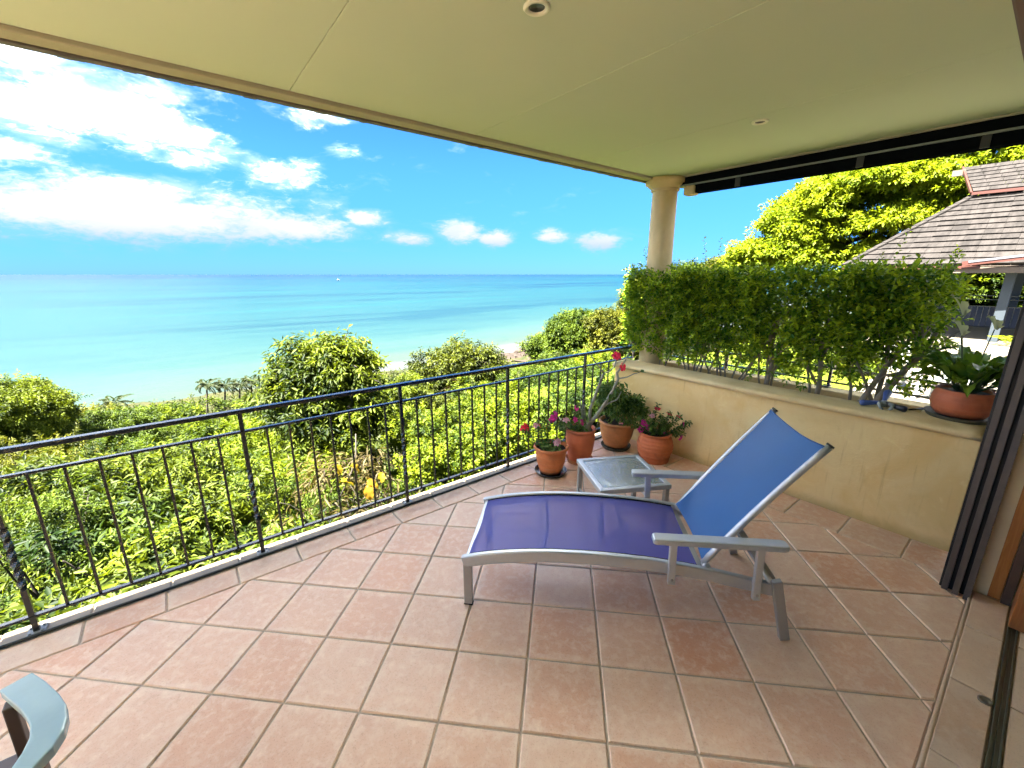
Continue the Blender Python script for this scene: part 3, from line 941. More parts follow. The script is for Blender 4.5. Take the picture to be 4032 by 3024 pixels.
# front wall, slightly uneven hand-trowelled face
mb = MB(); ny_, nz_ = 60, 18
ys = np.linspace(.12, 2.918, ny_); zs = np.linspace(-.3, .775, nz_)
vs = []; fs = []
for y in ys:
    for z in zs:
        vs.append((.004 * sin(y * 3.1 + z * 2) * sin(z * 5) + .003 * sin(y * 9 + 1), y - W.y, z))
for i in range(ny_ - 1):
    for j in range(nz_ - 1): fs.append((i * nz_ + j, (i + 1) * nz_ + j, (i + 1) * nz_ + j + 1, i * nz_ + j + 1))
mb.add(vs, fs)
mb.add([(.006, ys[0] - W.y, -.3), (.20, ys[0] - W.y, -.3), (.20, ys[0] - W.y, .775), (.006, ys[0] - W.y, .775)], [(0, 1, 2, 3)])
mb.add([(.006, ys[-1] - W.y, -.3), (.20, ys[-1] - W.y, -.3), (.20, ys[-1] - W.y, .775), (.006, ys[-1] - W.y, .775)], [(0, 1, 2, 3)])
mb.build('front_wall', 'ochre_render', pl, 'all')
# rounded cap swept along the wall
prof = [(.03, .774), (-.012, .776), (-.034, .784), (-.043, .797), (-.041, .811), (-.030, .8225), (-.008, .828), (.12, .831), (.235, .828), (.258, .818), (.262, .790), (.262, .70)]
mb = MB(); vs = []; fs = []
yy = np.linspace(.112, 2.926, 50)
for i, y in enumerate(yy):
    w = .0035 * sin(y * 4.2) + .002 * sin(y * 11 + 2); e = 0.0
    if i == 0: e = .018
    if i == 1: e = .004
    for x, z in prof: vs.append((x + (w if x < 0 else 0) + (e if x < 0.02 else 0), y - W.y, z + .0025 * sin(y * 3 + 1) - e * .4))
npf = len(prof)
for i in range(len(yy) - 1):
    for j in range(npf - 1): fs.append((i * npf + j, (i + 1) * npf + j, (i + 1) * npf + j + 1, i * npf + j + 1))
fs += [tuple(range(npf)), tuple((len(yy) - 1) * npf + j for j in range(npf))[::-1]]
mb.add(vs, fs); mb.build('cap', 'cap_render', pl, 'all')
lbox(4.33, 4.50, .12, 2.925, -.9, .80).build('outer_wall', 'cap_render', pl, bev=.012)
lbox(4.0325, 4.329, .114, .452, -.3, .815).build('end_block', 'cap_render', pl, bev=.008)
lbox(4.0325, 4.329, 2.86, 2.92, -.3, .80).build('end_wall', 'cap_render', pl, bev=.008)
mb = MB(); vs = []; fs = []
sx = np.linspace(4.033, 4.329, 8); sy = np.linspace(.453, 2.859, 60)
for x in sx:
    for y in sy: vs.append((x - W.x, y - W.y, .70 + .02 * sin(x * 40 + y * 9) * sin(y * 17) + random.uniform(-.008, .008)))
for i in range(7):
    for j in range(59): fs.append((i * 60 + j, (i + 1) * 60 + j, (i + 1) * 60 + j + 1, i * 60 + j + 1))
mb.add(vs, fs); mb.build('soil', 'potting_soil', pl, 'all')

# ---- column
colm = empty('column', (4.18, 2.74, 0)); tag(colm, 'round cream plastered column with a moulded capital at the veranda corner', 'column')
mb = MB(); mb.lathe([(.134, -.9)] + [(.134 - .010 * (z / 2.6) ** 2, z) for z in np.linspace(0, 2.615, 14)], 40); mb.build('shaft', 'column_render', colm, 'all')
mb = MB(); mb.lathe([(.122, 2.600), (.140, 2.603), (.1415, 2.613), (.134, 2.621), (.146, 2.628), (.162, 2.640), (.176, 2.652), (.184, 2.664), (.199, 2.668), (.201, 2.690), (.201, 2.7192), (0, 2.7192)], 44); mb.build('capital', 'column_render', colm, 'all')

# ---- house: stacked doors, jamb, head, walls
sd = empty('sliding_door', (3.25, .09, 0)); tag(sd, 'stack of dark brown sliding door panels pushed back at the right edge', 'door')
for k, n0 in enumerate((.0905, .0455, .0005)):
    mb = MB(); mb.box(.0 + k * -.012, .55, n0 - .027 - .09, n0 - .09, .004, 2.083); mb.build('door_panel', 'door_brown', sd, bev=.002)
mb = MB(); mb.box(.035, .555, -.114, .012, .0, 2.0829)
mb.build('gap_shade_fill', 'gap_shade_black', sd)  # black filler stands in for the shade between the stacked panels
dw = empty('door_frame', (3.3, -.1, 0)); tag(dw, 'timber door frame with orange jamb beside the stacked sliding doors', 'door frame')
mb = MB(); mb.box(.02, .10, -.03, .018, .030, 2.085); mb.build('orange_jamb', 'orange_timber', dw, bev=.003)
mb = MB(); mb.box(.0, .10, -.068, -.0315, .030, 2.085); mb.build('inner_stop', 'head_brown', dw, bev=.002)
mb = MB(); mb.box(-4.8, .62, -.10, .205, 2.086, 2.29); mb.build('head', 'head_brown', dw, bev=.004)
mb = MB(); mb.box(-.215, .0, -.165, -.072, .031, 2.08); mb.build('timber_leaf', 'door_timber', dw, bev=.003)
hw_ = empty('house_wall', (3.9, -.1, 0)); tag(hw_, 'cream house wall behind the door frame at the right edge', 'wall')
mb = MB(); mb.box(-.565, .5, -.10, .0745, -.3, 2.085); mb.build('wall', 'cream_wall', hw_)
mb = MB(); mb.box(-5.4, .30, -.10, .085, 2.2915, 2.731); mb.build('upper_wall', 'cream_wall', hw_)
mb = MB(); mb.box(-6.3, -5.41, -.1, .0, -.3, 2.731); mb.build('side_wall', 'cream_wall', hw_)
mb = MB(); mb.box(-6.32, -6.2, -4.1, -.101, -.3, 2.731); mb.build('room_wall', 'cream_wall', hw_)
mb = MB(); mb.box(-.545, -.425, -4.1, -.101, -.3, 2.731); mb.build('room_wall', 'cream_wall', hw_)
mb = MB(); mb.box(-6.19, -.55, -4.15, -4.05, -.3, 2.731); mb.build('room_wall', 'cream_wall', hw_)

# ================================================================== RAILING
RN = 2.90
rail = empty('balcony_railing', (0, RN, 0)); tag(rail, 'black wrought iron balcony railing with twisted posts along the terrace edge', 'railing')
RZ0 = .004
def rbar(name, u0, u1, z0, z1, d):
    mb = MB(); mb.box(u0, u1, -d / 2, d / 2, z0, z1); return mb.build(name, 'rail_metal', rail, bev=.003)
rbar('top_rail', -4.0, 4.06, .966, .990, .042)
rbar('mid_rail', -4.0, 4.04, .843, .8565, .030)
rbar('bottom_rail', -4.0, 3.762, .088, .1015, .030)
PU = [-3.855, -2.84, -1.825, -.81, .205, 1.22, 2.235, 3.25]
def twisted(z0, z1, half, twist, nz):
    """square bar twisted between z0 and z1"""
    vs, fs = [], []
    segs = 4
    for k in range(nz + 1):
        z = z0 + (z1 - z0) * k / nz; t = twist * k / nz
        for q in range(4):
            a = t + pi / 4 + q * pi / 2; r_ = half * 1.414
            vs.append((r_ * cos(a), r_ * sin(a), z))
    for k in range(nz):
        for q in range(4): fs.append((k * 4 + q, k * 4 + (q + 1) % 4, (k + 1) * 4 + (q + 1) % 4, (k + 1) * 4 + q))
    return vs, fs
post0 = None
for i, u in enumerate(PU):
    if post0 is None:
        mb = MB(); h = .0115
        mb.box(-h, h, -h, h, .006, .25); v_, f_ = twisted(.25, .60, h, 3.2 * pi, 44); mb.add(v_, f_); mb.box(-h, h, -h, h, .60, .9655)
        post0 = mb.build('post', 'rail_metal', rail); post0.location = (u, 0, 0)
        pb = MB(); pb.box(-.034, .034, -.034, .034, .0045, .0115)
        for a, b in ((-1, -1), (1, -1), (1, 1), (-1, 1)): pb.tube([(a * .023, b * .023, .0116), (a * .023, b * .023, .018)], .006, 6)
        base0 = pb.build('base_plate', 'galv_plate', post0)
    else:
        p = inst('post', post0, rail, (u, 0, 0)); inst('base_plate', base0, p)
bmb = MB(); bmb.box(-.0062, .0062, -.0062, .0062, .1017, .8428); bal0 = None
for i, u in enumerate(PU):
    for k in range(1, 8):
        x = u + k * 1.015 / 8
        if x > 3.74: continue
        if bal0 is None: bal0 = bmb.build('baluster', 'rail_metal', rail); bal0.location = (x, 0, 0)
        else: inst('baluster', bal0, rail, (x, 0, 0))
# low rails on the outer side of the planter
orl = empty('planter_railing', (4.53, 1.5, .80)); tag(orl, 'low black rails running behind the hedge along the planter', 'railing')
for z0, z1 in ((.028, .042), (.158, .172)):
    mb = MB(); mb.box(-.015, .015, -1.36, 1.44, z0, z1); mb.build('rail', 'rail_metal', orl, bev=.002)
for y in (-1.3, -.37, .55, 1.4):
    mb = MB(); mb.box(-.011, .011, y - .011, y + .011, -.12, .1575); mb.build('post', 'rail_metal', orl)
    mb = MB(); mb.box(-.12, -.011, y - .03, y + .03, .001, .012); mb.build('foot_plate', 'rail_metal', orl)

# ================================================================== SUN LOUNGER
LG = empty('sun_lounger', (1.0, 1.703, 0), radians(-45.66))
tag(LG, 'blue mesh sun lounger with raised backrest and silver frame on the tiles', 'sun lounger')
RS = [0, .12, .235, .36, .487, .61, .732, .85, .97, 1.10, 1.28, 1.46, 1.56]
RZ = [.300, .332, .353, .370, .381, .386, .387, .385, .380, .369, .347, .314, .296]
def rz(s): return float(np.interp(s, RS, RZ))
WN, WF = .0, .65
SS = list(np.linspace(.0, 1.575, 34))
for w in (.018, .632):
    mb = MB(); path = [(s, w, rz(s) - .033) for s in SS]
    mb.sweep(path, (.030, .066)); mb.build('side_rail', 'silver_metal', LG, 'a', bev=.006)
for w in (.018, .632):
    mb = MB(); mb.beam((.026, w, .006), (.026, w, rz(.02) - .05), .030, .046, up=(1, 0, 0)); l_ = mb.build('front_leg', 'silver_dull', LG, bev=.004)
    mb = MB(); mb.box(.001, .051, w - .0155, w + .0155, .0, .0058); mb.build('foot_cap', 'black_plastic', l_)
for w in (-.014, .664):
    mb = MB(); mb.beam((1.565, w, .335), (1.572, w, .31), .030, .045, up=(1, 0, 0)); mb.beam((1.569, w, .318), (1.648, w, .004), .030, .046, up=(1, 0, 0))
    l_ = mb.build('rear_leg', 'silver_dull', LG, bev=.004)
mb = MB(); mb.tube([(1.545, -.004, .318), (1.545, .654, .318)], .013, 10); mb.build('rear_crossbar', 'silver_metal', LG, 'all')
mb = MB(); mb.box(.012, .040, .034, .616, .262, .292); mb.build('front_crossbar', 'silver_metal', LG, bev=.003)
for s in (.42, .86):
    mb = MB(); mb.tube([(s + .02 * sin(pi * t), .034 + .582 * t, rz(s) - .045 - .028 * sin(pi * t)) for t in np.linspace(0, 1, 12)], .010, 8); mb.build('seat_crossbar', 'silver_dull', LG, 'all')
mb = MB(); mb.box(1.222, 1.252, .034, .616, rz(1.23) - .062, rz(1.23) - .035); mb.build('hinge_crossbar', 'silver_dull', LG, bev=.003)
# seat sling
def grid(fn, nu, nv):
    us_, vs_ = np.linspace(0, 1, nu), np.linspace(0, 1, nv)
    V = [fn(a, b) for a in us_ for b in vs_]
    F = [(i * nv + j, (i + 1) * nv + j, (i + 1) * nv + j + 1, i * nv + j + 1) for i in range(nu - 1) for j in range(nv - 1)]
    return V, F
v_, f_ = grid(lambda a, b: (.028 + 1.185 * a, .0345 + .581 * b, rz(.028 + 1.185 * a) - .012 - .014 * sin(pi * b) * (.4 + .6 * sin(pi * a))), 40, 12)
mb = MB(); mb.add(v_, f_); mb.build('seat_sling', 'sling_seat', LG, 'all')
for w in (.0395, .6105):     # dark keder edge where the fabric enters the rail
    mb = MB(); mb.tube([(s, w, rz(s) - .0085) for s in np.linspace(.03, 1.21, 30)], .0042, 6); mb.build('piping', 'black_plastic', LG, 'all')
# backrest
B0, B1 = Vector((1.243, 0, .352)), Vector((1.722, 0, 1.012))
bd = (B1 - B0); bl = bd.length; bd.normalize(); bn = Vector((bd.z, 0, -bd.x))     # bn points to the rear and down
def bk(t, w, o=0.0): return B0 + bd * (bl * t) + Vector((0, w, 0)) + bn * o
for w in (.056, .594):
    mb = MB(); mb.tube([bk(t, w, -.022 * sin(pi * t) * 0.5) for t in np.linspace(0, 1, 12)], .0165, 12); r_ = mb.build('back_rail', 'silver_metal', LG, 'all')
    mb = MB(); mb.tube([bk(1.001, w), bk(1.012, w)], .0178, 12); mb.build('end_cap', 'black_plastic', r_, 'all')
    s_ = 1 if w > .3 else -1
    mb = MB(); mb.tube([(1.255, w - s_ * .012 , .346), (1.255, w + s_ * .030, .346)], .019, 14); mb.build('hinge', 'silver_metal', LG, 'all')
    mb = MB(); mb.tube([(1.255, w + s_ * .0302, .346), (1.255, w + s_ * .0345, .346)], .008, 8); mb.build('hinge_bolt', 'silver_dull', LG, 'all')
def bs(a, b):
    t = .012 + .978 * a
    t -= .020 * sin(pi * b) * max(0, (a - .55) / .45) ** 2 * 1.0
    return tuple(bk(t, .056 + .538 * b, -.0175 + (.030 + .012 * a) * sin(pi * b)))
v_, f_ = grid(bs, 40, 14)
mb = MB(); mb.add(v_, f_); mb.build('back_sling', 'sling_back', LG, 'all')
mb = MB(); mb.tube([bs(.995, b) for b in np.linspace(0, 1, 14)], .0035, 6); hem = mb.build('top_hem', 'sling_back', LG, 'all')
# support strut behind the backrest
for w in (.085, .565):
    mb = MB(); mb.beam(bk(.30, w, .030), (1.60, w, .27), .018, .028, up=(1, 0, 0)); mb.build('support_strut', 'silver_dull', LG, bev=.004)
mb = MB(); mb.tube([(1.5, .076, .372), (1.5, .574, .372)], .008, 8); mb.build('strut_bar', 'silver_dull', LG, 'all')
# arms
for w, sg in ((-.030, -1), (.680, 1)):
    mb = MB()
    out = [(.965, .020), (.968, .029), (.985, .033), (1.555, .033), (1.572, .028), (1.577, .018), (1.577, -.018), (1.572, -.028), (1.555, -.033), (.985, -.033), (.968, -.029), (.965, -.020)]
    zt = lambda s: .541 + .012 * (s - .965) / .6
    n = len(out)
    mb.add([(s, w + y, zt(s)) for s, y in out] + [(s, w + y, zt(s) - .030) for s, y in out],
           [tuple(range(n)), tuple(range(n, 2 * n))[::-1]] + [(i, n + i, n + (i + 1) % n, (i + 1) % n) for i in range(n)])
    a_ = mb.build('armrest', 'silver_metal', LG, bev=.007)
    for s0, s1, zb in ((1.068, 1.076, .272), (1.468, 1.480, .226)):
        mb = MB(); mb.beam((s1, w + .010 * -sg, zb), (s0, w + .010 * -sg, .513 + .010 * (s0 - .965)), .026, .034, up=(1, 0, 0)); p_ = mb.build('arm_post', 'silver_metal', LG, bev=.003)
        mb = MB(); mb.tube([(s1, w - sg * .010 + sg * .0131, zb + .03), (s1, w - sg * .010 + sg * .0165, zb + .03)], .007, 8); mb.build('bolt', 'silver_dull', p_, 'all')

# ================================================================== SIDE TABLE
TB = empty('side_table', (2.392, 1.739, 0), radians(-28.6)); tag(TB, 'small square silver side table with a pebbled glass top behind the lounger', 'table')
q = .2575; TZ = .372
for a in range(4):
    mb = MB()
    c, s = [(1, 0), (0, 1), (-1, 0), (0, -1)][a]
    # mitred frame bar
    P_ = lambda r, t: (c * r - s * t, s * r + c * t)
    o1, o2, i2, i1 = P_(q, -q), P_(q, q), P_(q - .036, q - .036), P_(q - .036, -q + .036)
    mb.add([(*o1, TZ), (*o2, TZ), (*i2, TZ), (*i1, TZ), (*o1, TZ - .033), (*o2, TZ - .033), (*i2, TZ - .033), (*i1, TZ - .033)],
           [(0, 1, 2, 3), (7, 6, 5, 4), (0, 4, 5, 1), (1, 5, 6, 2), (2, 6, 7, 3), (3, 7, 4, 0)])
    mb.build('frame_bar', 'silver_metal', TB, bev=.003)
mb = MB(); mb.box(-q + .032, q - .032, -q + .032, q - .032, TZ - .011, TZ - .004); mb.build('glass_top', 'pebbled_glass', TB)
mb = MB()
for a, b in ((-1, -1), (1, -1), (1, 1), (-1, 1)):
    m_ = MB(); m_.box(a * (q - .024) - .015, a * (q - .024) + .015, b * (q - .024) - .019, b * (q - .024) + .019, 0, TZ - .0335); m_.build('leg', 'silver_dull', TB, bev=.003)
for a in (-1, 1):
    m_ = MB(); m_.tube([(a * (q - .024), -q + .044, .13), (a * (q - .024), q - .044, .13)], .0085, 8); m_.build('stretcher', 'silver_metal', TB, 'all')

# ================================================================== ARMCHAIR (bottom left corner)
CH = empty('armchair', (-.78, 1.36, 0)); tag(CH, 'armchair with a curved grey blue painted arm at the bottom left corner', 'chair')
def arm_shape(mir):
    oc = [(-.488, 1.622), (-.452, 1.560), (-.415, 1.484), (-.394, 1.430), (-.385, 1.380), (-.386, 1.338), (-.399, 1.298), (-.425, 1.262), (-.470, 1.215), (-.55, 1.15), (-.64, 1.10), (-.75, 1.075)]
    ic = [(-.547, 1.598), (-.520, 1.546), (-.491, 1.492), (-.470, 1.445), (-.456, 1.405), (-.4505, 1.365), (-.456, 1.325), (-.467, 1.292), (-.51, 1.252), (-.58, 1.198), (-.66, 1.150), (-.755, 1.125)]
    f = lambda p: ((-.78 - (p[0] + .78) if mir else p[0]) + .78, p[1] - 1.36)
    return [f(p) for p in oc], [f(p) for p in ic]
for mir in (False, True):
    oc, ic = arm_shape(mir); n = len(oc); mb = MB(); T0, T1 = .660, .632
    vs = [(x, y, T0) for x, y in oc] + [(x, y, T0) for x, y in ic] + [(x, y, T1) for x, y in oc] + [(x, y, T1) for x, y in ic]
    fs = []
    for i in range(n - 1):
        fs += [(i, i + 1, n + i + 1, n + i), (2 * n + i, 3 * n + i, 3 * n + i + 1, 2 * n + i + 1), (i, 2 * n + i, 2 * n + i + 1, i + 1), (n + i, n + i + 1, 3 * n + i + 1, 3 * n + i)]
    fs += [(0, n, 3 * n, 2 * n), (n - 1, 3 * n - 1, 4 * n - 1, 2 * n - 1)]
    mb.add(vs, fs); mb.build('arm', 'grey_arm_paint', CH, bev=.004)
    sx = -1 if mir else 1
    for (x, y, x2, y2) in ((.255, .20, .235, .22), (.345, -.045, .335, -.03)):
        m_ = MB(); m_.beam((sx * x2, y2, 0), (sx * x, y, .631), .026, .034, up=(0, 1, 0)); m_.build('leg', 'brown_leg', CH, bev=.004)
mb = MB(); mb.box(-.235, .235, -.20, .25, .40, .43); mb.build('seat', 'brown_leg', CH, bev=.01)
mb = MB()
for t in np.linspace(-.2, .2, 7): mb.beam((t, -.215, .43), (t * 1.05, -.262, .80), .03, .012, up=(0, 1, 0))
mb.build('back_slats', 'brown_leg', CH)
mb = MB(); mb.beam((-.25, -.262, .815), (.25, -.262, .815), .022, .05); mb.build('top_bar', 'brown_leg', CH, bev=.005)
for sx in (-1, 1):
    m_ = MB(); m_.beam((sx * .22, -.20, 0), (sx * .22, -.21, .40), .03, .03, up=(0, 1, 0)); m_.build('back_leg', 'brown_leg', CH, bev=.004)

# ================================================================== POTS
def flower(parent, p, d, r, mat, name='flower', seed=0):
    """five petals round a small eye, facing d"""
    r *= 1.2
    d = Vector(d).normalized(); s = d.cross(Vector((.3, .2, 1))).normalized(); w = d.cross(s)
    vs, fs = [], []
    for k in range(5):
        a = 2 * pi * k / 5 + seed
        ax = s * cos(a) + w * sin(a); sd = s * -sin(a) + w * cos(a)
        b = len(vs)
        for t, wd, lift in ((.08, .10, .02), (.45, .36, .10), (.82, .42, .07), (1.0, .18, -.02)):
            for q in (-1, 1): vs.append(Vector(p) + (ax * t + sd * wd * q + d * lift) * r)
        for j in range(3): fs.append((b + 2 * j, b + 2 * j + 1, b + 2 * j + 3, b + 2 * j + 2))
    V = np.array([tuple(v) for v in vs]); F = np.array(fs)
    return raw_mesh(name, V, F, mat, parent, np.clip(RNG.normal(.5, .22, len(V)), 0, 1), True)


def pot(name, label, c, prof, mat, soil_r, soil_z, saucer=None, smat=None):
    r = empty(name, (c[0], c[1], 0)); tag(r, label, 'plant pot', 'terracotta pots on the terrace')
    mb = MB(); mb.lathe(prof, 48); mb.build('pot_body', mat, r, 'all')
    mb = MB(); vs = []; fs = []
    for k in range(5):
        for j in range(24): vs.append((soil_r * (k + .02) / 4 * cos(j * pi / 12), soil_r * (k + .02) / 4 * sin(j * pi / 12), soil_z + random.uniform(-.006, .006)))
    for k in range(4):
        for j in range(24): fs.append((k * 24 + j, k * 24 + (j + 1) % 24, (k + 1) * 24 + (j + 1) % 24, (k + 1) * 24 + j))
    mb.add(vs, fs); mb.build('soil', 'potting_soil', r, 'all')
    if saucer:
        mb = MB(); mb.lathe(saucer, 48); mb.build('saucer', smat, r, 'all')
    return r


def potsprigs(parent, name, items, mat, n=8, ll=.045, lw=.022, droop=.3, spread=1.0):
    """items: (base, dir, length)"""
    P = np.array([i[0] for i in items], float); D = np.array([i[1] for i in items], float); L = np.array([i[2] for i in items], float)
    V, F, T = sprig_geo(P, D, L, n, ll, lw, droop, .3, spread, .16)
    return raw_mesh(name, V, F, mat, parent, T)


def bush(parent, cx_, cy_, z0, z1, r, k, mat, ll=.04, lw=.02, n=8, L=.12):
    it = []
    for i in range(k):
        a = random.uniform(0, 2 * pi); rr = r * sqrt(random.random()); z = random.uniform(z0, z1)
        it.append(((cx_ + rr * cos(a), cy_ + rr * sin(a), z), (cos(a) * .7 + random.gauss(0, .3), sin(a) * .7 + random.gauss(0, .3), .6), random.uniform(.6, 1.2) * L))
    return potsprigs(parent, 'foliage', it, mat, n, ll, lw)


# --- pot 1: nearest the railing post, flared rim, black saucer, periwinkles
P1 = pot('plant_pot', 'flared terracotta pot in a glossy black saucer, nearest the lounger foot', (2.49, 2.585),
         [(.070, .020), (.098, .020), (.108, .05), (.128, .12), (.138, .19), (.137, .225), (.142, .238), (.158, .247), (.1605, .258), (.157, .269), (.146, .272), (.138, .262), (.132, .235), (.12, .22)], 'pot_orange', .134, .237,
         [(.10, .0), (.128, .0), (.143, .034), (.147, .036), (.147, .031), (.134, .006), (.128, .0085), (0, .0085)], 'black_plastic')
p1r = empty('periwinkle', (2.49, 2.585, .237)); tag(p1r, 'sparse periwinkle with pink and red flowers in the flared pot with black saucer', 'flowering plant')
it = []
for i in range(26):
    a = random.uniform(0, 6.28); r_ = random.uniform(.0, .11); it.append(((r_ * cos(a), r_ * sin(a), .0), (cos(a) * .6, sin(a) * .6, 1), random.uniform(.05, .10)))
stems = [((-.04, .03, 0), (-.17, .15, .17)), ((.0, .05, 0), (-.04, .16, .17)), ((.03, .06, 0), (.09, .14, .13)), ((-.02, .08, 0), (.02, .19, .14))]
mb = MB()
for a, b in stems:
    mb.tube(wiggle(a, b, 5, .05), [.0035, .003, .0028, .0025, .002], 5)
    d = Vector(b) - Vector(a)
    for t in (.25, .5, .72, .9): it.append((tuple(Vector(a) + d * t), (d.x + random.gauss(0, .08), d.y + random.gauss(0, .08), d.z), .07))
mb.build('stems', 'stem_green', p1r, 'all')
potsprigs(p1r, 'foliage', it, 'leaf_pot', 8, .042, .022)
for p, d, r_, m_ in (((-.175, .155, .205), (.1, -.8, .5), .032, 'petal_red'), ((-.190, .165, .185), (-.4, -.7, .5), .030, 'petal_red'), ((-.160, .150, .188), (.5, -.6, .4), .028, 'petal_red'),
                     ((.0, -.065, .075), (-.2, -.8, .5), .026, 'petal_pink'), ((.035, -.060, .083), (.2, -.8, .5), .027, 'petal_pink'),
                     ((.095, .145, .140), (.1, -.6, .6), .026, 'petal_red'), ((-.045, .165, .185), (-.3, -.5, .6), .026, 'petal_pink'), ((.02, .195, .16), (0, -.6, .7), .022, 'petal_red')):
    flower(p1r, p, d, r_, m_, seed=random.random())

# --- pot 2: tall, desert rose
P2 = pot('plant_pot', 'tall reddish terracotta pot with a clay saucer, second from the railing post', (2.885, 2.595),
         [(.07, .012), (.100, .012), (.106, .03), (.124, .12), (.136, .20), (.139, .26), (.136, .305), (.134, .315), (.146, .325), (.149, .338), (.145, .349), (.136, .351), (.131, .335), (.124, .31)], 'pot_red', .128, .318,
         [(.09, .0), (.114, .0), (.126, .040), (.131, .045), (.129, .038), (.118, .010), (0, .010)], 'pot_weathered')
ad = empty('desert_rose', (2.885, 2.595, .318)); tag(ad, 'leggy desert rose with bare grey branches and a few red flowers in the tall pot', 'flowering plant')
o_ = Vector((2.885, 2.595, .318))
def L_(pts): return [tuple(Vector(p) - o_) for p in pts]
mb = MB()
mb.tube(L_([(2.925, 2.56, .29), (2.926, 2.556, .335), (2.935, 2.545, .375), (2.940, 2.54, .42)]), [.052, .046, .030, .020], 12)
mb.tube(L_([(2.935, 2.545, .375), (2.938, 2.538, .45), (2.942, 2.534, .54), (2.97, 2.50, .69), (3.0, 2.467, .834), (3.011, 2.455, .889)]), [.022, .017, .0145, .0135, .012, .010], 9)
mb.tube(L_([(3.011, 2.455, .889), (2.985, 2.485, .945), (2.951, 2.521, .997), (2.927, 2.548, 1.064)]), [.009, .0065, .0055, .004], 7)
mb.tube(L_([(3.008, 2.458, .885), (3.047, 2.415, .912), (3.075, 2.385, .96), (3.085, 2.373, 1.045)]), [.008, .006, .0055, .004], 7)
mb.tube(L_([(2.938, 2.54, .385), (2.969, 2.502, .448), (3.005, 2.46, .54), (3.039, 2.424, .627), (3.075, 2.385, .74), (3.1, 2.356, .84), (3.091, 2.366, .898), (3.119, 2.335, .972), (3.142, 2.31, 1.04), (3.162, 2.288, 1.10)]), [.026, .019, .0165, .015, .013, .0115, .010, .008, .007, .006], 9)
mb.tube(L_([(3.098, 2.358, .845), (3.13, 2.325, .852), (3.154, 2.296, .863), (3.19, 2.255, .895), (3.226, 2.217, .911)]), [.007, .006, .0055, .005, .004], 7)
mb.tube(L_([(3.02, 2.445, .57), (3.06, 2.40, .612), (3.102, 2.354, .642), (3.115, 2.34, .69), (3.123, 2.33, .724)]), [.009, .007, .006, .005, .004], 7)
for k in range(3):
    mb.tube(L_([(2.92 - .01 * k, 2.555, .37), (2.905 - .02 * k, 2.57 + .01 * k, .50 + .03 * k), (2.90 - .028 * k, 2.575, .58 + .03 * k)]), [.007, .005, .003], 6)
mb.build('stems', 'stem_grey', ad, 'all')
it = []
for p, k in (((3.162, 2.288, 1.10), 10), ((3.226, 2.217, .911), 3)):
    for i in range(k):
        a = i * 2.4; it.append((Vector(p) - o_, (cos(a), sin(a), .25), .05))
Pp = np.array([tuple(i[0]) for i in it]); Dd = np.array([i[1] for i in it])
V, F, T = leaf_geo(Pp, Dd, RNG.uniform(.055, .085, len(it)), .026, RNG.uniform(.2, .7, len(it)))
raw_mesh('tip_leaves', V, F, 'leaf_pot', ad, T)
for p, d in (((3.115, 2.35, .80), (.6, -.2, -.6)), ((3.085, 2.36, .76), (-.4, -.2, -.8)), ((3.12, 2.33, .70), (.2, -.3, -1)), ((3.07, 2.39, .70), (-.6, -.2, -.4)), ((3.135, 2.32, .82), (.4, -.4, -.8)), ((3.05, 2.41, .64), (-.7, 0, .1)), ((2.985, 2.48, .86), (-.6, -.2, -.5))):
    V, F, T = leaf_geo(np.array([tuple(Vector(p) - o_)]), np.array([d]), .085, .045, np.array([.2])); raw_mesh('leaf', V, F, 'leaf_pot', ad, T)
for p, d, m_ in (((3.085, 2.368, 1.055), (-.2, -.7, .5), 'petal_red'), ((3.121, 2.330, .955), (-.1, -.9, .2), 'petal_red'), ((3.075, 2.375, 1.06), (-.6, -.4, .5), 'petal_red')):
    flower(ad, tuple(Vector(p) - o_), d, .034, m_)
pw2 = empty('periwinkle', (2.79, 2.62, .318)); tag(pw2, 'low magenta periwinkle at the base of the desert rose in the tall pot', 'flowering plant')
mb = MB(); it = []
ends = [(-.17, .06, .12), (-.11, .03, .10), (-.03, .03, .07), (.03, -.03, .06), (.06, -.06, .08), (-.06, -.02, .09), (.07, .02, .20), (-.20, .09, .06), (.02, -.07, .05)]
for e in ends:
    mb.tube(wiggle((.03, -.01, 0), e, 4), [.003, .003, .0025, .002], 5)
    for t in (.3, .55, .8, 1): it.append(((.03 + (e[0] - .03) * t, -.01 + (e[1] + .01) * t, e[2] * t), (e[0] + random.gauss(0, .05), e[1] + random.gauss(0, .05), .08), .075))
mb.build('stems', 'stem_green', pw2, 'all'); potsprigs(pw2, 'foliage', it, 'leaf_pot', 8, .042, .022)
for p, d, r_, m_ in (((-.185, .06, .165), (-.2, -.7, .5), .030, 'petal_magenta'), ((-.165, .06, .205), (.2, -.6, .6), .024, 'petal_magenta'), ((-.20, .07, .145), (-.5, -.6, .3), .026, 'petal_magenta'), ((-.09, .0, .135), (0, -.5, .8), .028, 'petal_pink'), ((-.06, .0, .14), (.3, -.5, .8), .026, 'petal_pink'),
                     ((.01, -.03, .125), (0, -.8, .4), .026, 'petal_magenta'), ((.055, -.075, .105), (.2, -.8, .4), .027, 'petal_magenta'), ((.075, .02, .215), (-.1, -.8, .4), .024, 'petal_magenta')):
    flower(pw2, p, d, r_, m_, seed=random.random())

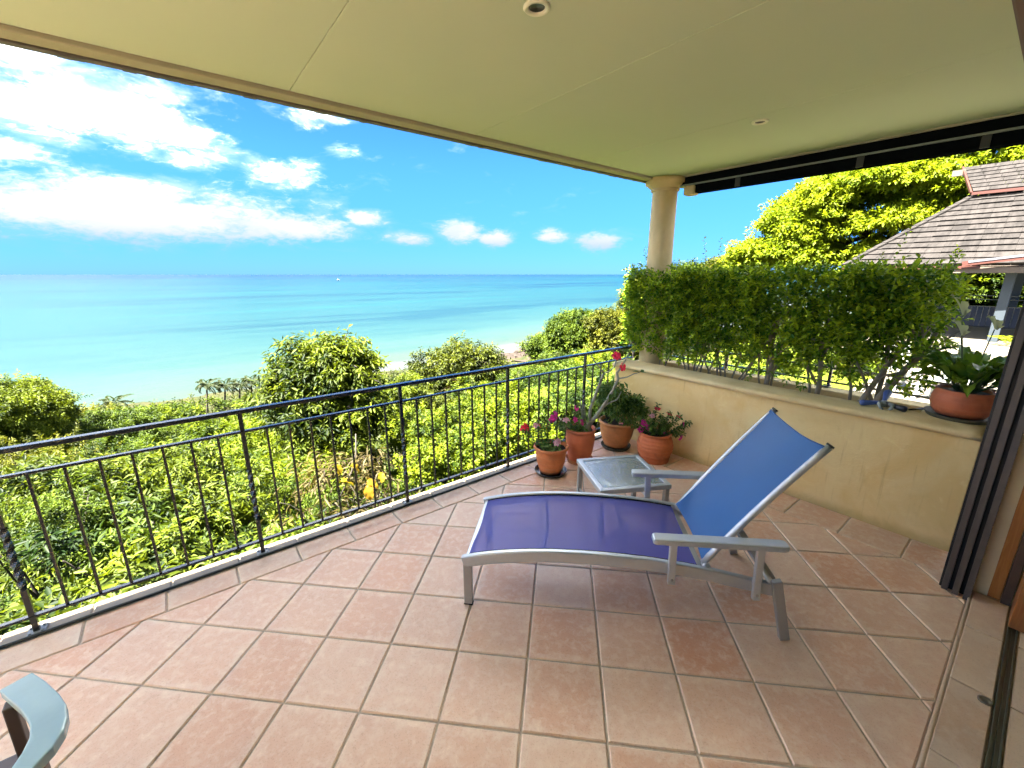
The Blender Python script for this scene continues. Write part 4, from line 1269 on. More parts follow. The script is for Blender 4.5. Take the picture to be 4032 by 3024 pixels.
# --- pot 3: wide, in the corner
P3 = pot('plant_pot', 'wide weathered terracotta pot in the corner with a mossy saucer', (3.45, 2.60),
         [(.08, .030), (.122, .030), (.135, .06), (.160, .14), (.173, .21), (.175, .255), (.174, .268), (.186, .276), (.189, .288), (.185, .299), (.173, .302), (.165, .285), (.16, .26)], 'pot_weathered', .165, .268,
         [(.11, .0), (.138, .0), (.150, .026), (.155, .030), (.153, .022), (.140, .008), (0, .008)], 'mossy_saucer')
s3 = empty('pot_shrub', (3.45, 2.60, .268)); tag(s3, 'small leafy shrub with a bent trunk in the wide corner pot', 'shrub')
mb = MB()
mb.tube([(-.03, .05, -.02), (-.06, .09, .06), (-.085, .11, .13), (-.05, .07, .19), (.0, .02, .25)], [.020, .016, .014, .012, .008], 8)
mb.tube([(-.085, .11, .13), (-.09, .12, .22), (-.04, .08, .33)], [.010, .007, .005], 7)
mb.tube([(.0, .02, .25), (.06, -.06, .30)], [.006, .004], 6); mb.tube([(-.05, .07, .19), (.02, -.02, .17), (.09, -.09, .2)], [.006, .005, .004], 6)
mb.build('trunk', 'bark_dark', s3, 'all')
foliage('crown', [(.02, -.02, .22, .13, .13, .13), (-.05, .06, .30, .10, .10, .10), (.08, -.10, .17, .11, .10, .10)], s3, 'leaf_pot', dens=1300, L=.075, n=6, ll=.046, lw=.021, droop=.55, up=.0, inner=.2)

# --- pot 4: ribbed, rounded, in front of the wall
P4 = pot('plant_pot', 'round ribbed terracotta pot in a clay saucer against the planter wall', (3.49, 2.165),
         [(.08, .022), (.118, .022)] + [(.118 + .052 * sin(pi * min(1, (z - .022) / .26)) ** .8 + .0022 * sin(z * 190), z) for z in np.linspace(.03, .262, 40)] + [(.137, .268), (.143, .275), (.149, .281), (.148, .289), (.140, .291), (.133, .275), (.128, .25)], 'pot_ribbed', .132, .262,
         [(.11, .0), (.138, .0), (.147, .048), (.151, .056), (.148, .053), (.136, .012), (0, .012)], 'pot_ribbed')
pw4 = empty('periwinkle', (3.49, 2.165, .262)); tag(pw4, 'bushy periwinkle with magenta flowers in the round ribbed pot by the wall', 'flowering plant')
mb = MB(); it = []
ends = [(-.02, .01, .25), (.06, -.07, .20), (.11, -.13, .18), (.14, -.18, .10), (-.10, .08, .16), (-.06, .02, .12), (.02, -.05, .13), (.12, -.17, .02), (-.14, .10, .09), (.0, .05, .17), (.05, -.01, .16), (-.08, -.02, .07), (.17, -.20, .14), (-.02, -.07, .06), (.10, -.06, .08)]
for e in ends:
    mb.tube(wiggle((e[0] * .3, e[1] * .3, 0), e, 4, .04), [.0035, .003, .0025, .002], 5)
    for t in (.25, .4, .55, .7, .85, 1): it.append(((e[0] * (.3 + .7 * t), e[1] * (.3 + .7 * t), e[2] * t), (e[0] + random.gauss(0, .06), e[1] + random.gauss(0, .06), .12), .06))
mb.build('stems', 'stem_green', pw4, 'all'); potsprigs(pw4, 'foliage', it, 'leaf_pot', 9, .038, .021)
for p, d, r_, m_ in (((-.125, .06, .13), (-.3, -.8, .4), .030, 'petal_magenta'), ((-.09, .03, .085), (-.2, -.8, .3), .028, 'petal_magenta'), ((-.14, .08, .06), (-.4, -.8, .2), .028, 'petal_magenta'), ((-.01, .0, .265), (-.2, -.2, .9), .026, 'petal_red'), ((.075, -.08, .215), (.1, -.3, .9), .026, 'petal_red'),
                     ((.13, -.15, .195), (.1, -.3, .9), .024, 'petal_red'), ((.165, -.19, .115), (.1, -.9, .3), .024, 'petal_magenta'), ((.135, -.185, -.01), (.0, -.9, -.2), .028, 'petal_magenta'), ((.01, -.075, .05), (-.1, -.9, .3), .022, 'petal_magenta'), ((-.06, .02, .20), (-.4, -.5, .6), .024, 'petal_pink'), ((-.27, .22, .13), (-.3, -.7, .5), .026, 'petal_pink')):
    flower(pw4, p, d, r_, m_, seed=random.random())
it = [((-.14 - .12 * t, .12 + .09 * t, .08 + .04 * t + random.uniform(-.03, .04)), (-.5, .2, .3), .07) for t in np.linspace(0, 1.1, 9)]
potsprigs(pw4, 'side_shoots', it, 'leaf_pot', 9, .04, .022)

# --- bowl pot with peace lily on the wall end
BW = empty('bowl_pot', (4.07, .262, .8315)); tag(BW, 'squat terracotta bowl pot in a mossy saucer on the wall end beside the doors', 'plant pot')
mb = MB(); mb.lathe([(.09, .022), (.122, .022), (.146, .055), (.158, .10), (.157, .135), (.149, .165), (.142, .180), (.146, .188), (.143, .196), (.134, .195), (.132, .17), (.12, .16)], 48); mb.build('pot_body', 'bowl_clay', BW, 'all')
mb = MB(); mb.lathe([(.13, .0), (.160, .0), (.172, .022), (.177, .027), (.174, .020), (.15, .008), (0, .008)], 40); mb.build('saucer', 'mossy_saucer', BW, 'all')
mb = MB(); mb.lathe([(.134, .175), (.08, .180), (0, .182)], 24); mb.build('soil', 'potting_soil', BW, 'all')
ly = empty('peace_lily', (4.07, .262, 1.01)); tag(ly, 'peace lily with broad arching leaves and pale flower spathes in the bowl pot', 'potted plant')


def big_leaf(parent, p, d, ln, wd, arch, mat, name='leaf', tint=.4, twist=0.0, cup=.18):
    """broad pointed leaf on an arching midrib, 9 x 5 grid"""
    d = Vector(d).normalized(); h = Vector((d.x, d.y, 0)); h = h.normalized() if h.length > .05 else Vector((1, 0, 0))
    side = h.cross(Vector((0, 0, 1))).normalized()
    side = (side * cos(twist) + Vector((0, 0, 1)) * sin(twist)).normalized()
    pts, ang = [Vector(p)], math.asin(max(-1, min(1, d.z)))
    nseg = 9
    for k in range(nseg):
        a = ang - arch * (k / nseg) ** 1.3
        pts.append(pts[-1] + (h * cos(a) + Vector((0, 0, 1)) * sin(a)) * ln / nseg)
    V, F, T = [], [], []
    for k, q_ in enumerate(pts):
        t = k / nseg
        w = wd * (sin(pi * min(1, t ** .8)) ** .9 * (1 - .25 * t) + .02)
        a = (pts[min(k + 1, nseg)] - pts[max(k - 1, 0)]).normalized(); nn = side.cross(a)
        for j in (-2, -1, 0, 1, 2):
            V.append(q_ + side * w * j / 4 + nn * (-cup * w * (abs(j) / 2) ** 1.2 * -1 + .012 * sin(t * 19 + j) * abs(j) / 2))
            T.append(tint + (.22 if j == 0 else 0) + random.gauss(0, .06))
    for k in range(nseg):
        for j in range(4): F.append((k * 5 + j, k * 5 + j + 1, (k + 1) * 5 + j + 1, (k + 1) * 5 + j))
    return raw_mesh(name, np.array([tuple(v) for v in V]), np.array(F), mat, parent, np.clip(np.array(T), 0, 1), True)


random.seed(21)
mbs = MB()
for i in range(66):
    a = i * 2.39996 + random.uniform(-.3, .3)
    lift = random.uniform(.6, 1.9) if i % 3 else random.uniform(1.5, 3.0)
    st = random.uniform(.06, .17); ln = random.uniform(.18, .27)
    b = Vector((.04 * cos(a), .04 * sin(a), .0)); d = Vector((cos(a), sin(a), lift)).normalized()
    e = b + d * st
    mbs.tube([b, (b + e) / 2 + Vector((0, 0, .006)), e], [.0035, .003, .0025], 5)
    big_leaf(ly, e, d, ln, random.uniform(.075, .105), random.uniform(.9, 1.9), 'leaf_lily', tint=random.choice([.15, .25, .35, .55, .75]), twist=random.gauss(0, .25))
for p, tz in (((-.02, .085, .37), .12), ((-.02, .105, .50), .16), ((.03, -.05, .42), .10)):
    mbs.tube([(0, .02, 0), (p[0] * .6, p[1] * .6, p[2] * .55), p], [.004, .0035, .003], 6)
    big_leaf(ly, p, (-.2, .3, .9), tz, .075, .5, 'petal_white', 'spathe', .4, .3, .5)
    m_ = MB(); m_.lathe([(.004, 0), (.007, .01), (.007, .045), (.003, .055), (0, .056)], 10, (p[0] - .01, p[1] - .012, p[2])); m_.build('spadix', 'petal_white', ly, 'all')
mbs.build('stalks', 'stem_green', ly, 'all')
mb = MB(); mb.tube([(4.0, .50, .8385), (4.14, .44, .832)], .007, 7); mb.tube([(4.14, .44, .832), (4.20, .40, .829)], .007, 7)
tag(mb.build('garden_stick', 'black_plastic', None, 'all'), 'short black stick lying on the planter beside the bowl saucer', 'stick')

# --- blue garden ornament on the cap
GO = empty('garden_ornament', (3.96, .635, .8315), radians(20)); tag(GO, 'small blue and grey three armed ornament lying on the planter wall cap', 'ornament')
for k, (p0, p1, r0, r1, m_) in enumerate((((.02, .0, .03), (-.03, .135, .020), .014, .021, 'ornament_blue'), ((.02, .0, .03), (.14, -.035, .085), .014, .026, 'ornament_blue'), ((.0, -.01, .028), (-.085, -.105, .022), .016, .022, 'ornament_blue'))):
    mb = MB(); d = Vector(p1) - Vector(p0)
    mb.tube([Vector(p0), Vector(p0) + d * .35, Vector(p0) + d * .9, p1], [r0, r0, r1, r1 * .9], 12); a_ = mb.build('arm', 'ornament_dark' if k == 2 else m_, GO, 'all')
    mb = MB(); mb.tube([Vector(p0) + d * 1.001, Vector(p0) + d * 1.03], [r1 * .85, r1 * .5], 12); mb.build('arm_tip', 'ornament_dark' if k == 2 else 'ornament_blue', a_, 'all')
mb = MB(); mb.lathe([(.0, .004), (.035, .006), (.042, .02), (.036, .034), (.015, .045), (0, .046)], 16, (.015, -.005, 0)); mb.build('hub', 'ornament_grey', GO, 'all')
for t in (-.5, .5):
    mb = MB(); mb.tube([(-.01, t * .05, .03), (-.055, t * .075, .034), (-.085, t * .055, .012), (-.08, t * .03, .004)], [.012, .013, .011, .006], 8); mb.build('claw', 'ornament_grey', GO, 'all')

# ================================================================== HEDGE
random.seed(5)
HG = 'clipped hedge shrubs in the planter'
hedge = [  # n centre, half width, label, stems, density
 (2.66, .39, 'hedge shrub at the far end, wrapping the foot of the column', 5, 1.15),
 (2.20, .30, 'dense hedge shrub just right of the column', 6, 1.1),
 (1.88, .26, 'hedge shrub with many thin stems fanning from the soil', 7, 1.0),
 (1.49, .27, 'hedge shrub with one pale upright trunk among thin stems, mid hedge', 4, .92),
 (1.14, .24, 'hedge shrub on a short bare forked trunk, right of mid hedge', 2, .85),
 (.87, .22, 'hedge shrub with a long slanting pale trunk', 2, .8),
 (.70, .25, 'last hedge shrub with a thick dark forked trunk by the bowl pot', 2, .85)]
for k, (n0, hw2, lab, ns, dn) in enumerate(hedge):
    r = empty('hedge_shrub', (4.20, n0, .70)); tag(r, lab, 'hedge shrub', HG)
    K = int(700 * dn * hw2 / .28)
    zr = RNG.beta(1.7, 1.15, K)
    z = .16 + .95 * zr
    y = RNG.uniform(-hw2 * 1.12, hw2 * 1.12, K)
    if k == 0: y = np.minimum(y, .27 + RNG.uniform(-.06, .02, K))
    x = RNG.uniform(-.17, .17, K); x = np.sign(x) * np.abs(x / .17) ** .6 * .17
    if k == 0:
        fr_ = RNG.random(K) < .5; x = np.where(fr_, RNG.uniform(-.27, -.13, K), x)
    # thin out low, and open up toward the right end
    open_ = np.clip((1.35 - n0) / .9, 0, 1)
    keep = RNG.random(K) < np.clip((z - .10) / (.16 + .62 * open_), .32 - .22 * open_, 1)
    x, y, z = x[keep], y[keep], z[keep]
    D = np.stack([x * 3.2 + RNG.normal(0, .5, len(x)), RNG.normal(0, .6, len(x)), RNG.normal(.35, .5, len(x))], 1)
    z = np.minimum(z, 1.095 + RNG.normal(0, .012, len(z)))
    V, F, T = sprig_geo(np.stack([x, y, z], 1), D, 
                        .095, 8, .043 + .0014 * k, .0225 + .0009 * k, .12, .35, .9, .20, np.clip(RNG.normal(.40, .24, len(x)), .02, .98))
    gs = [(V, F, T)]
    # taller escaped shoots
    sh = {0: [(-.12, .14, .16), (-.02, -.02, .10), (-.17, .30, .02)], 1: [(-.05, -.02, .26), (-.02, -.13, .22), (-.06, .05, .12)], 3: [(-.17, -.1, .03)], 5: [(-.1, .0, .10)], 6: [(-.06, .13, .30), (-.02, .10, .16), (.0, -.16, .20), (.02, -.2, .12)], 4: [(-.2, .0, -.05)], 2: [(-.18, 0, .0)]}
    for sx, sy, h in sh.get(k, []):
        P = np.array([[sx, sy, 1.02]]); 
        V, F, T = sprig_geo(P, np.array([[RNG.normal(0, .12) - (.25 if h < .05 else 0), RNG.normal(0, .15), 1]]), (h + .10) , 16, .036, .020, .0, .3, .9, .1, np.array([.62]))
        gs.append((V, F, T))
    V, F, T = join_geo(gs)
    raw_mesh('foliage', V, F, 'leaf_hedge', r, T)
    mb = MB()
    for j in range(ns):
        thick = {3: [.022, .011, .009, .009], 4: [.019, .010], 5: [.021, .012], 6: [.027, .017]}.get(k, [.009] * 8)[j]
        by = (j - (ns - 1) / 2) * .035; bx = random.uniform(-.05, .03)
        ty = by * 4 + random.uniform(-.05, .05)
        if k == 5 and j == 0: by, ty, bx = -.02, -.26, -.06
        if k == 6 and j == 0: by, ty, bx = .06, -.22, -.04
        if k == 3 and j == 0: by, ty, bx = 0, .02, -.09
        p0, p1 = (bx, by, -.02), (bx * .4, ty, .62 + random.uniform(-.1, .25))
        mb.tube(wiggle(p0, p1, 6, .035), [thick * q_ for q_ in (1.15, 1, .92, .8, .62, .4)], 8)
        for b_ in range(5):   # side twigs
            t = random.uniform(.35, .95); q0 = Vector(p0).lerp(Vector(p1), t)
            e = q0 + Vector((random.uniform(-.16, .16), random.uniform(-.22, .22), random.uniform(.10, .34)))
            mb.tube(wiggle(q0, e, 4, .06), [thick * .38, thick * .3, thick * .24, .0018], 5)
        if k == 6 and j == 0:
            mb.tube([(-.04, .045, .12), (-.03, .11, .26), (-.02, .20, .42)], [.014, .011, .008], 7); mb.tube([(-.03, -.04, .2), (0, -.12, .42), (.02, -.13, .7)], [.012, .009, .006], 7)
        if k == 4 and j == 0: mb.tube([(bx, by, .16), (bx, .09, .34), (bx, .12, .6)], [.012, .009, .006], 7)
    # dead twigs lower down
    for j in range(7):
        q0 = Vector((random.uniform(-.1, .1), random.uniform(-hw2 * .6, hw2 * .6), random.uniform(.1, .6)))
        mb.tube(wiggle(q0, q0 + Vector((random.uniform(-.1, .05), random.uniform(-.2, .2), random.uniform(-.02, .15))), 4, .08), [.0028, .0024, .002, .0012], 4)
    mb.build('stems', 'bark_pale', r, 'all')

# ================================================================== NEIGHBOUR'S PAVILION
random.seed(9)
PV = empty('pavilion', (23.2, 1.2, -.6)); tag(PV, 'open garden pavilion with a grey shingled hip roof and red trim next door', 'pavilion')
def pl_(u, n, z): return (u - 23.2, n - 1.2, z + .6)
# roof plane facing the terrace: eave at u=22.4, rising towards larger u
EU, EZ = 22.4, 2.10
sl = .62                                    # rise per metre
NL, NR = 5.85, -5.2                         # eave ends along n
HIPN = 3.02                                 # n of the hip top, under the gablet
HT = 4.925; UT = EU + (HT - EZ) / sl
def roof_n_left(z): return NL + (HIPN - NL) * (z - EZ) / (HT - EZ)
mb = MB()
mb.add([pl_(EU, NL, EZ - .05), pl_(EU, NR, EZ - .05), pl_(UT, NR + 2.6, HT - .05), pl_(UT, HIPN, HT - .05)], [(0, 1, 2, 3)])
mb.add([pl_(EU, NL, EZ - .05), pl_(UT, HIPN, HT - .05), pl_(UT + 5.0, HIPN, HT - .05), pl_(EU + 12.9, NL, EZ - .05)], [(0, 1, 2, 3)])
mb.build('roof_underlay', 'roof_soffit', PV)
# shingles, course by course; each one a slab with its own tilt
NC = 13; EX = .352
src = {}
ROOF = None
L = sqrt((HT - EZ) ** 2 + (UT - EU) ** 2)
th = atan2(HT - EZ, UT - EU)
cnt_s = 0
for c in range(NC):
    s0 = c * L / NC; s1 = s0 + L / NC + .06
    z0 = EZ + (HT - EZ) * s0 / L
    nl = roof_n_left(z0) - .03
    n = nl; j = 0
    while n > max(-1.6, NR + .2 * c):
        w = .46 if j or c % 2 == 0 else .23
        w = min(w, n - (-1.7)) if n - w < -1.7 else w
        nL2 = min(n, roof_n_left(EZ + (HT - EZ) * min(1, s1 / L)) - .03)
        mb = MB(); g = .0025
        lo, hi = n - w + g, n - g
        hi2 = min(hi, nL2 - g); lo2 = min(lo, hi2 - .01)
        t0, t1 = .055 + random.uniform(0, .03), .012
        def P_(s, n_, o): return (EU + s * cos(th) - o * sin(th), n_, EZ + s * sin(th) + o * cos(th))
        vs = [P_(s0, lo, .0), P_(s0, hi, .0), P_(s1, hi2, -.02), P_(s1, lo2, -.02), P_(s0, lo, t0), P_(s0, hi, t0 + random.uniform(-.004, .004)), P_(s1, hi2, t1), P_(s1, lo2, t1)]
        mb.add([pl_(*v) for v in vs], [(0, 1, 2, 3), (4, 7, 6, 5), (0, 4, 5, 1), (1, 5, 6, 2), (2, 6, 7, 3), (3, 7, 4, 0)])
        mb.build('shingle', 'roof_shingle', PV); cnt_s += 1
        n -= w; j += 1
# remaining side plane shingles seen edge-on: one hip cap ridge
m_ = None
for k in range(16):
    t0, t1 = k / 16, (k + 1.15) / 16
    a = Vector(pl_(EU - .02 + (UT - EU) * t0, NL + .01 + (HIPN - NL) * t0, EZ + (HT - EZ) * t0 + .065)); b = Vector(pl_(EU - .02 + (UT - EU) * t1, NL + .01 + (HIPN - NL) * t1, EZ + (HT - EZ) * t1 + .045))
    mb = MB(); mb.beam(a, b, .24, .05); mb.build('hip_cap', 'roof_shingle', PV)
mb = MB(); mb.beam(pl_(EU - .03, NL + .05, EZ - .09), pl_(EU - .03, 1.9, EZ - .09), .05, .10); mb.build('eave_board', 'roof_red_trim', PV)
# gablet (upper roof)
GU = UT - .35
mb = MB()
g0, g1 = HT + .02, HT + .32
mb.box(GU + .55 - 23.2, GU + 2.6 - 23.2, -6 - 1.2, HIPN - .12 - 1.2, g0 + .6 - .4, g1 + .6 + .0); mb.build('gablet_wall', 'post_bluegrey', PV)
GL = 2.0
for c in range(7):
    s0 = c * .36; s1 = s0 + .42
    n = HIPN + .03 + .105 * c
    while n > -1.2:
        w = .46; mb = MB()
        Q = lambda s, n_, o: (GU + .10 + s * cos(th) - o * sin(th), n_, HT + .14 + s * sin(th) + o * cos(th))
        vs = [Q(s0, n - w + .006, 0), Q(s0, n - .006, 0), Q(s1, n + .10 * (1 if n > HIPN - .3 else 0) - .006, -.02), Q(s1, n - w + .006, -.02), Q(s0, n - w + .006, .05), Q(s0, n - .006, .05), Q(s1, n + .10 * (1 if n > HIPN - .3 else 0) - .006, .012), Q(s1, n - w + .006, .012)]
        mb.add([pl_(*v) for v in vs], [(0, 1, 2, 3), (4, 7, 6, 5), (0, 4, 5, 1), (1, 5, 6, 2), (2, 6, 7, 3), (3, 7, 4, 0)])
        mb.build('shingle', 'roof_shingle', PV); n -= w; cnt_s += 1
mb = MB(); mb.beam(pl_(GU + .06, HIPN + .05, HT + .08), pl_(GU + .06, -2, HT + .08), .06, .11); mb.build('gablet_eave_board', 'roof_red_trim', PV)
mb = MB(); mb.beam(pl_(GU + .08, HIPN + .07, HT + .10), pl_(GU + .12 + 2.5 * cos(th), HIPN + .80, HT + .18 + 2.5 * sin(th)), .06, .10); mb.build('barge_board', 'roof_red_trim', PV)
mb = MB(); mb.box(GU + 1.9 - 23.2, GU + 2.1 - 23.2, HIPN + .62 - 1.2, HIPN + 1.05 - 1.2, HT + 1.12 + .6, HT + 1.36 + .6); mb.build('end_block', 'pale_paving', PV)
# lower raking board with dark soffit on the near side
mb = MB(); mb.beam(pl_(22.2, 2.35, 2.13), pl_(22.2, -1.8, 2.72), .07, .16); mb.build('raking_board', 'roof_red_trim', PV)
mb = MB(); mb.beam(pl_(22.16, 2.2, 2.20), pl_(22.16, -1.8, 2.77), .03, .07); mb.build('raking_cap', 'pale_lavender_wall', PV)
mb = MB(); mb.box(-.8, 5.0, -2.6, 1.4, 2.42, 2.62); mb.build('soffit', 'roof_soffit', PV)
# posts
for (u, n) in ((23.2, 1.18), (29.5, 1.2), (23.2, -4.2)):
    mb = MB(); mb.box(u - 23.2 - .13, u - 23.2 + .13, n - 1.2 - .13, n - 1.2 + .13, .0, 2.50); p_ = mb.build('post', 'post_bluegrey', PV, bev=.01)
    mb = MB(); mb.box(u - 23.2 - .135, u - 23.2 + .135, n - 1.2 - .135, n - 1.2 + .135, 2.505, 2.78); mb.build('post_head', 'roof_red_trim', p_)

# balustrade and pale wall behind it
br = empty('garden_balustrade', (28.2, 1.0, -.6)); tag(br, 'thin black balustrade at the far side of the neighbouring terrace', 'railing')
for z in (.10, .98): 
    mb = MB(); mb.box(-.02, .02, -3.6, 3.4, z, z + .035); mb.build('rail', 'rail_metal', br)
for z in (1.25, 1.42):
    mb = MB(); mb.box(.9, .92, -3.6, 3.4, z, z + .03); mb.build('back_rail', 'rail_metal', br)
mb = MB(); mb.box(-.011, .011, -.011, .011, .1355, .9795); b0 = mb.build('baluster', 'rail_metal', br); b0.location = (0, 3.3, 0)
for k in range(1, 38): inst('baluster', b0, br, (0, 3.3 - k * .18, 0))
gw = MB(); gw.box(29.3, 29.6, -3, 4.6, -.6, .32)
tag(gw.build('garden_wall', 'pale_lavender_wall'), 'pale lavender garden wall seen through the far balustrade', 'wall')
# white plastic chairs
def gchair(loc, rz_, label):
    r = empty('garden_chair', loc, rz_); tag(r, label, 'chair', 'white garden chairs next door')
    mb = MB(); mb.box(-.24, .24, -.24, .24, .41, .44); mb.build('seat', 'white_plastic', r, bev=.01)
    for a, b in ((-1, -1), (1, -1), (1, 1), (-1, 1)):
        m_ = MB(); m_.beam((a * .25, b * .26, 0), (a * .21, b * .21, .41), .05, .05, up=(0, 1, 0)); m_.build('leg', 'white_plastic', r)
    mb = MB(); mb.beam((-.25, -.235, .40), (-.23, -.30, .86), .04, .035, up=(0, 1, 0)); mb.beam((.25, -.235, .40), (.23, -.30, .86), .04, .035, up=(0, 1, 0)); mb.beam((-.24, -.30, .86), (.24, -.30, .86), .035, .06)
    for t in (-.13, 0, .13): mb.beam((t, -.24, .42), (t, -.295, .85), .05, .015, up=(0, 1, 0))
    mb.build('backrest', 'white_plastic', r)
    for sx in (-1, 1):
        m_ = MB(); m_.tube([(sx * .26, -.25, .62), (sx * .285, .0, .645), (sx * .28, .2, .63), (sx * .25, .24, .42)], .022, 8); m_.build('arm', 'white_plastic', r, 'all')
gchair((11.9, 1.75, -.6), 2.3, 'white plastic garden chair seen under the hedge, left of the pair')
gchair((11.3, 1.05, -.6), 1.2, 'white plastic garden chair partly hidden by the bowl pot')
fr = empty('fern', (22.2, .72, -.6)); tag(fr, 'small yellow green fern at the foot of the blue grey pavilion post', 'plant')
for k in range(9):
    a = k * .7; gs = []
    pts = np.array([[cos(a) * t * .55, sin(a) * t * .55, .30 * sin(min(1.9, t * 2.2))] for t in np.linspace(.1, 1, 14)])
    dv = np.array([cos(a), sin(a), .1]); sv = np.array([-sin(a), cos(a), 0])
    for sg in (-1, 1): gs.append(leaf_geo(pts, np.tile(dv * .4 + sv * sg, (14, 1)), .14 * np.sin(np.linspace(.5, 2.9, 14)) + .02, .035, np.full(14, .9)))
    V, F, T = join_geo(gs); raw_mesh('frond', V, F, 'leaf_rain', fr, T)

# ================================================================== VEGETATION
RNG = np.random.default_rng(4)
random.seed(31)
GV = 'shrubs on the slope below the railing'
def gz(u, n): return float(terr(np.array(u), np.array(n)))

# ---- the round tree straight ahead beyond the railing
def L6(*a): return [tuple(x) for x in a]
shrub('leafy_tree', 'tall leafy tree with drooping pointed leaves rising above the railing in mid view', 'tree', (2.15, 8.6, gz(2.1, 8.6)),
      L6((1.68, 8.95, .02, .40, .40, .42), (2.28, 8.6, .12, .50, .52, .42), (1.98, 8.8, -.28, .70, .64, .56), (2.58, 8.4, -.14, .36, .42, .46), (1.58, 8.8, -.66, .52, .54, .50), (2.12, 8.55, -.95, .80, .74, .72), (2.0, 8.35, -1.85, .80, .74, .80), (2.56, 8.25, -.95, .42, .46, .5)),
      'leaf_mango', None, .07, 'bark_dark', dens=120, L=.26, n=9, ll=.135, lw=.042, droop=.60, up=.30, inner=.55)
# climbing tendril on it
vn = empty('vine', (2.5, 8.2, gz(2.5, 8.2))); tag(vn, 'bare pale vine tendrils trailing over the tall leafy tree', 'vine')
mb = MB(); zb = gz(2.5, 8.2)
for a, b in (((2.1, 8.1, -.1), (2.75, 7.8, -.75)), ((2.5, 8.0, .1), (3.1, 7.7, -.4)), ((2.4, 7.9, -.3), (2.2, 7.75, -1.0)), ((2.45, 8.3, .40), (2.55, 8.3, .78))):
    mb.tube([(p[0] - 2.5, p[1] - 8.2, p[2] - zb) for p in wiggle(a, b, 9, .10)], .0075, 5)
mb.tube([(0, 0, 0), (.05, 0, 1.5), (-.1, -.05, 3.1)], .012, 5)
mb.build('stems', 'bark_sunlit', vn, 'all')
V, F, T = leaf_geo(np.array([[2.55, 8.3, .79], [2.54, 8.3, .72], [2.53, 8.3, .66]]) - np.array([2.5, 8.2, zb]), np.array([[.8, .2, .5], [-.8, 0, .4], [.7, 0, .1]]), .12, .06, np.array([.9, .8, .9])); raw_mesh('leaves', V, F, 'leaf_bright', vn, T)

# ---- second, scrubby vine-hung tree
shrub('scrub_tree', 'dark scrubby tree hung with dry creepers, right of the tall leafy tree', 'tree', (8.3, 13.9, gz(8.3, 13.9)),
      L6((7.7, 14.3, -2.0, 1.0, 1.0, 1.0), (8.5, 13.8, -1.75, 1.15, 1.1, .92), (9.2, 13.3, -2.1, .8, .9, 1.0), (7.1, 14.5, -2.7, .8, .8, .8), (8.6, 13.4, -3.0, 1.2, 1.0, 1.1), (9.6, 13.0, -2.9, .7, .7, .9)),
      'leaf_scrub', None, .12, dens=46, L=.35, n=9, ll=.15, lw=.06, droop=.4, up=.2, inner=.5)
cr = empty('dry_creeper', (8.1, 13.0, gz(8.1, 13.0))); tag(cr, 'dry brown creeper hanging down the scrubby tree', 'creeper')
zb = gz(8.1, 13.0)
foliage('foliage', [(-.3, -.1, -2.6 - zb, .75, .35, .75), (.7, -.2, -2.8 - zb, .6, .35, .7)], cr, 'leaf_dry', dens=40, L=.4, n=6, ll=.12, lw=.035, droop=.8, up=-.3)
mb = MB(); mb.tube(wiggle((0, 0, 0), (.2, 0, -1.9 - zb), 6), .03, 6); mb.build('stem', 'bark_dark', cr, 'all')

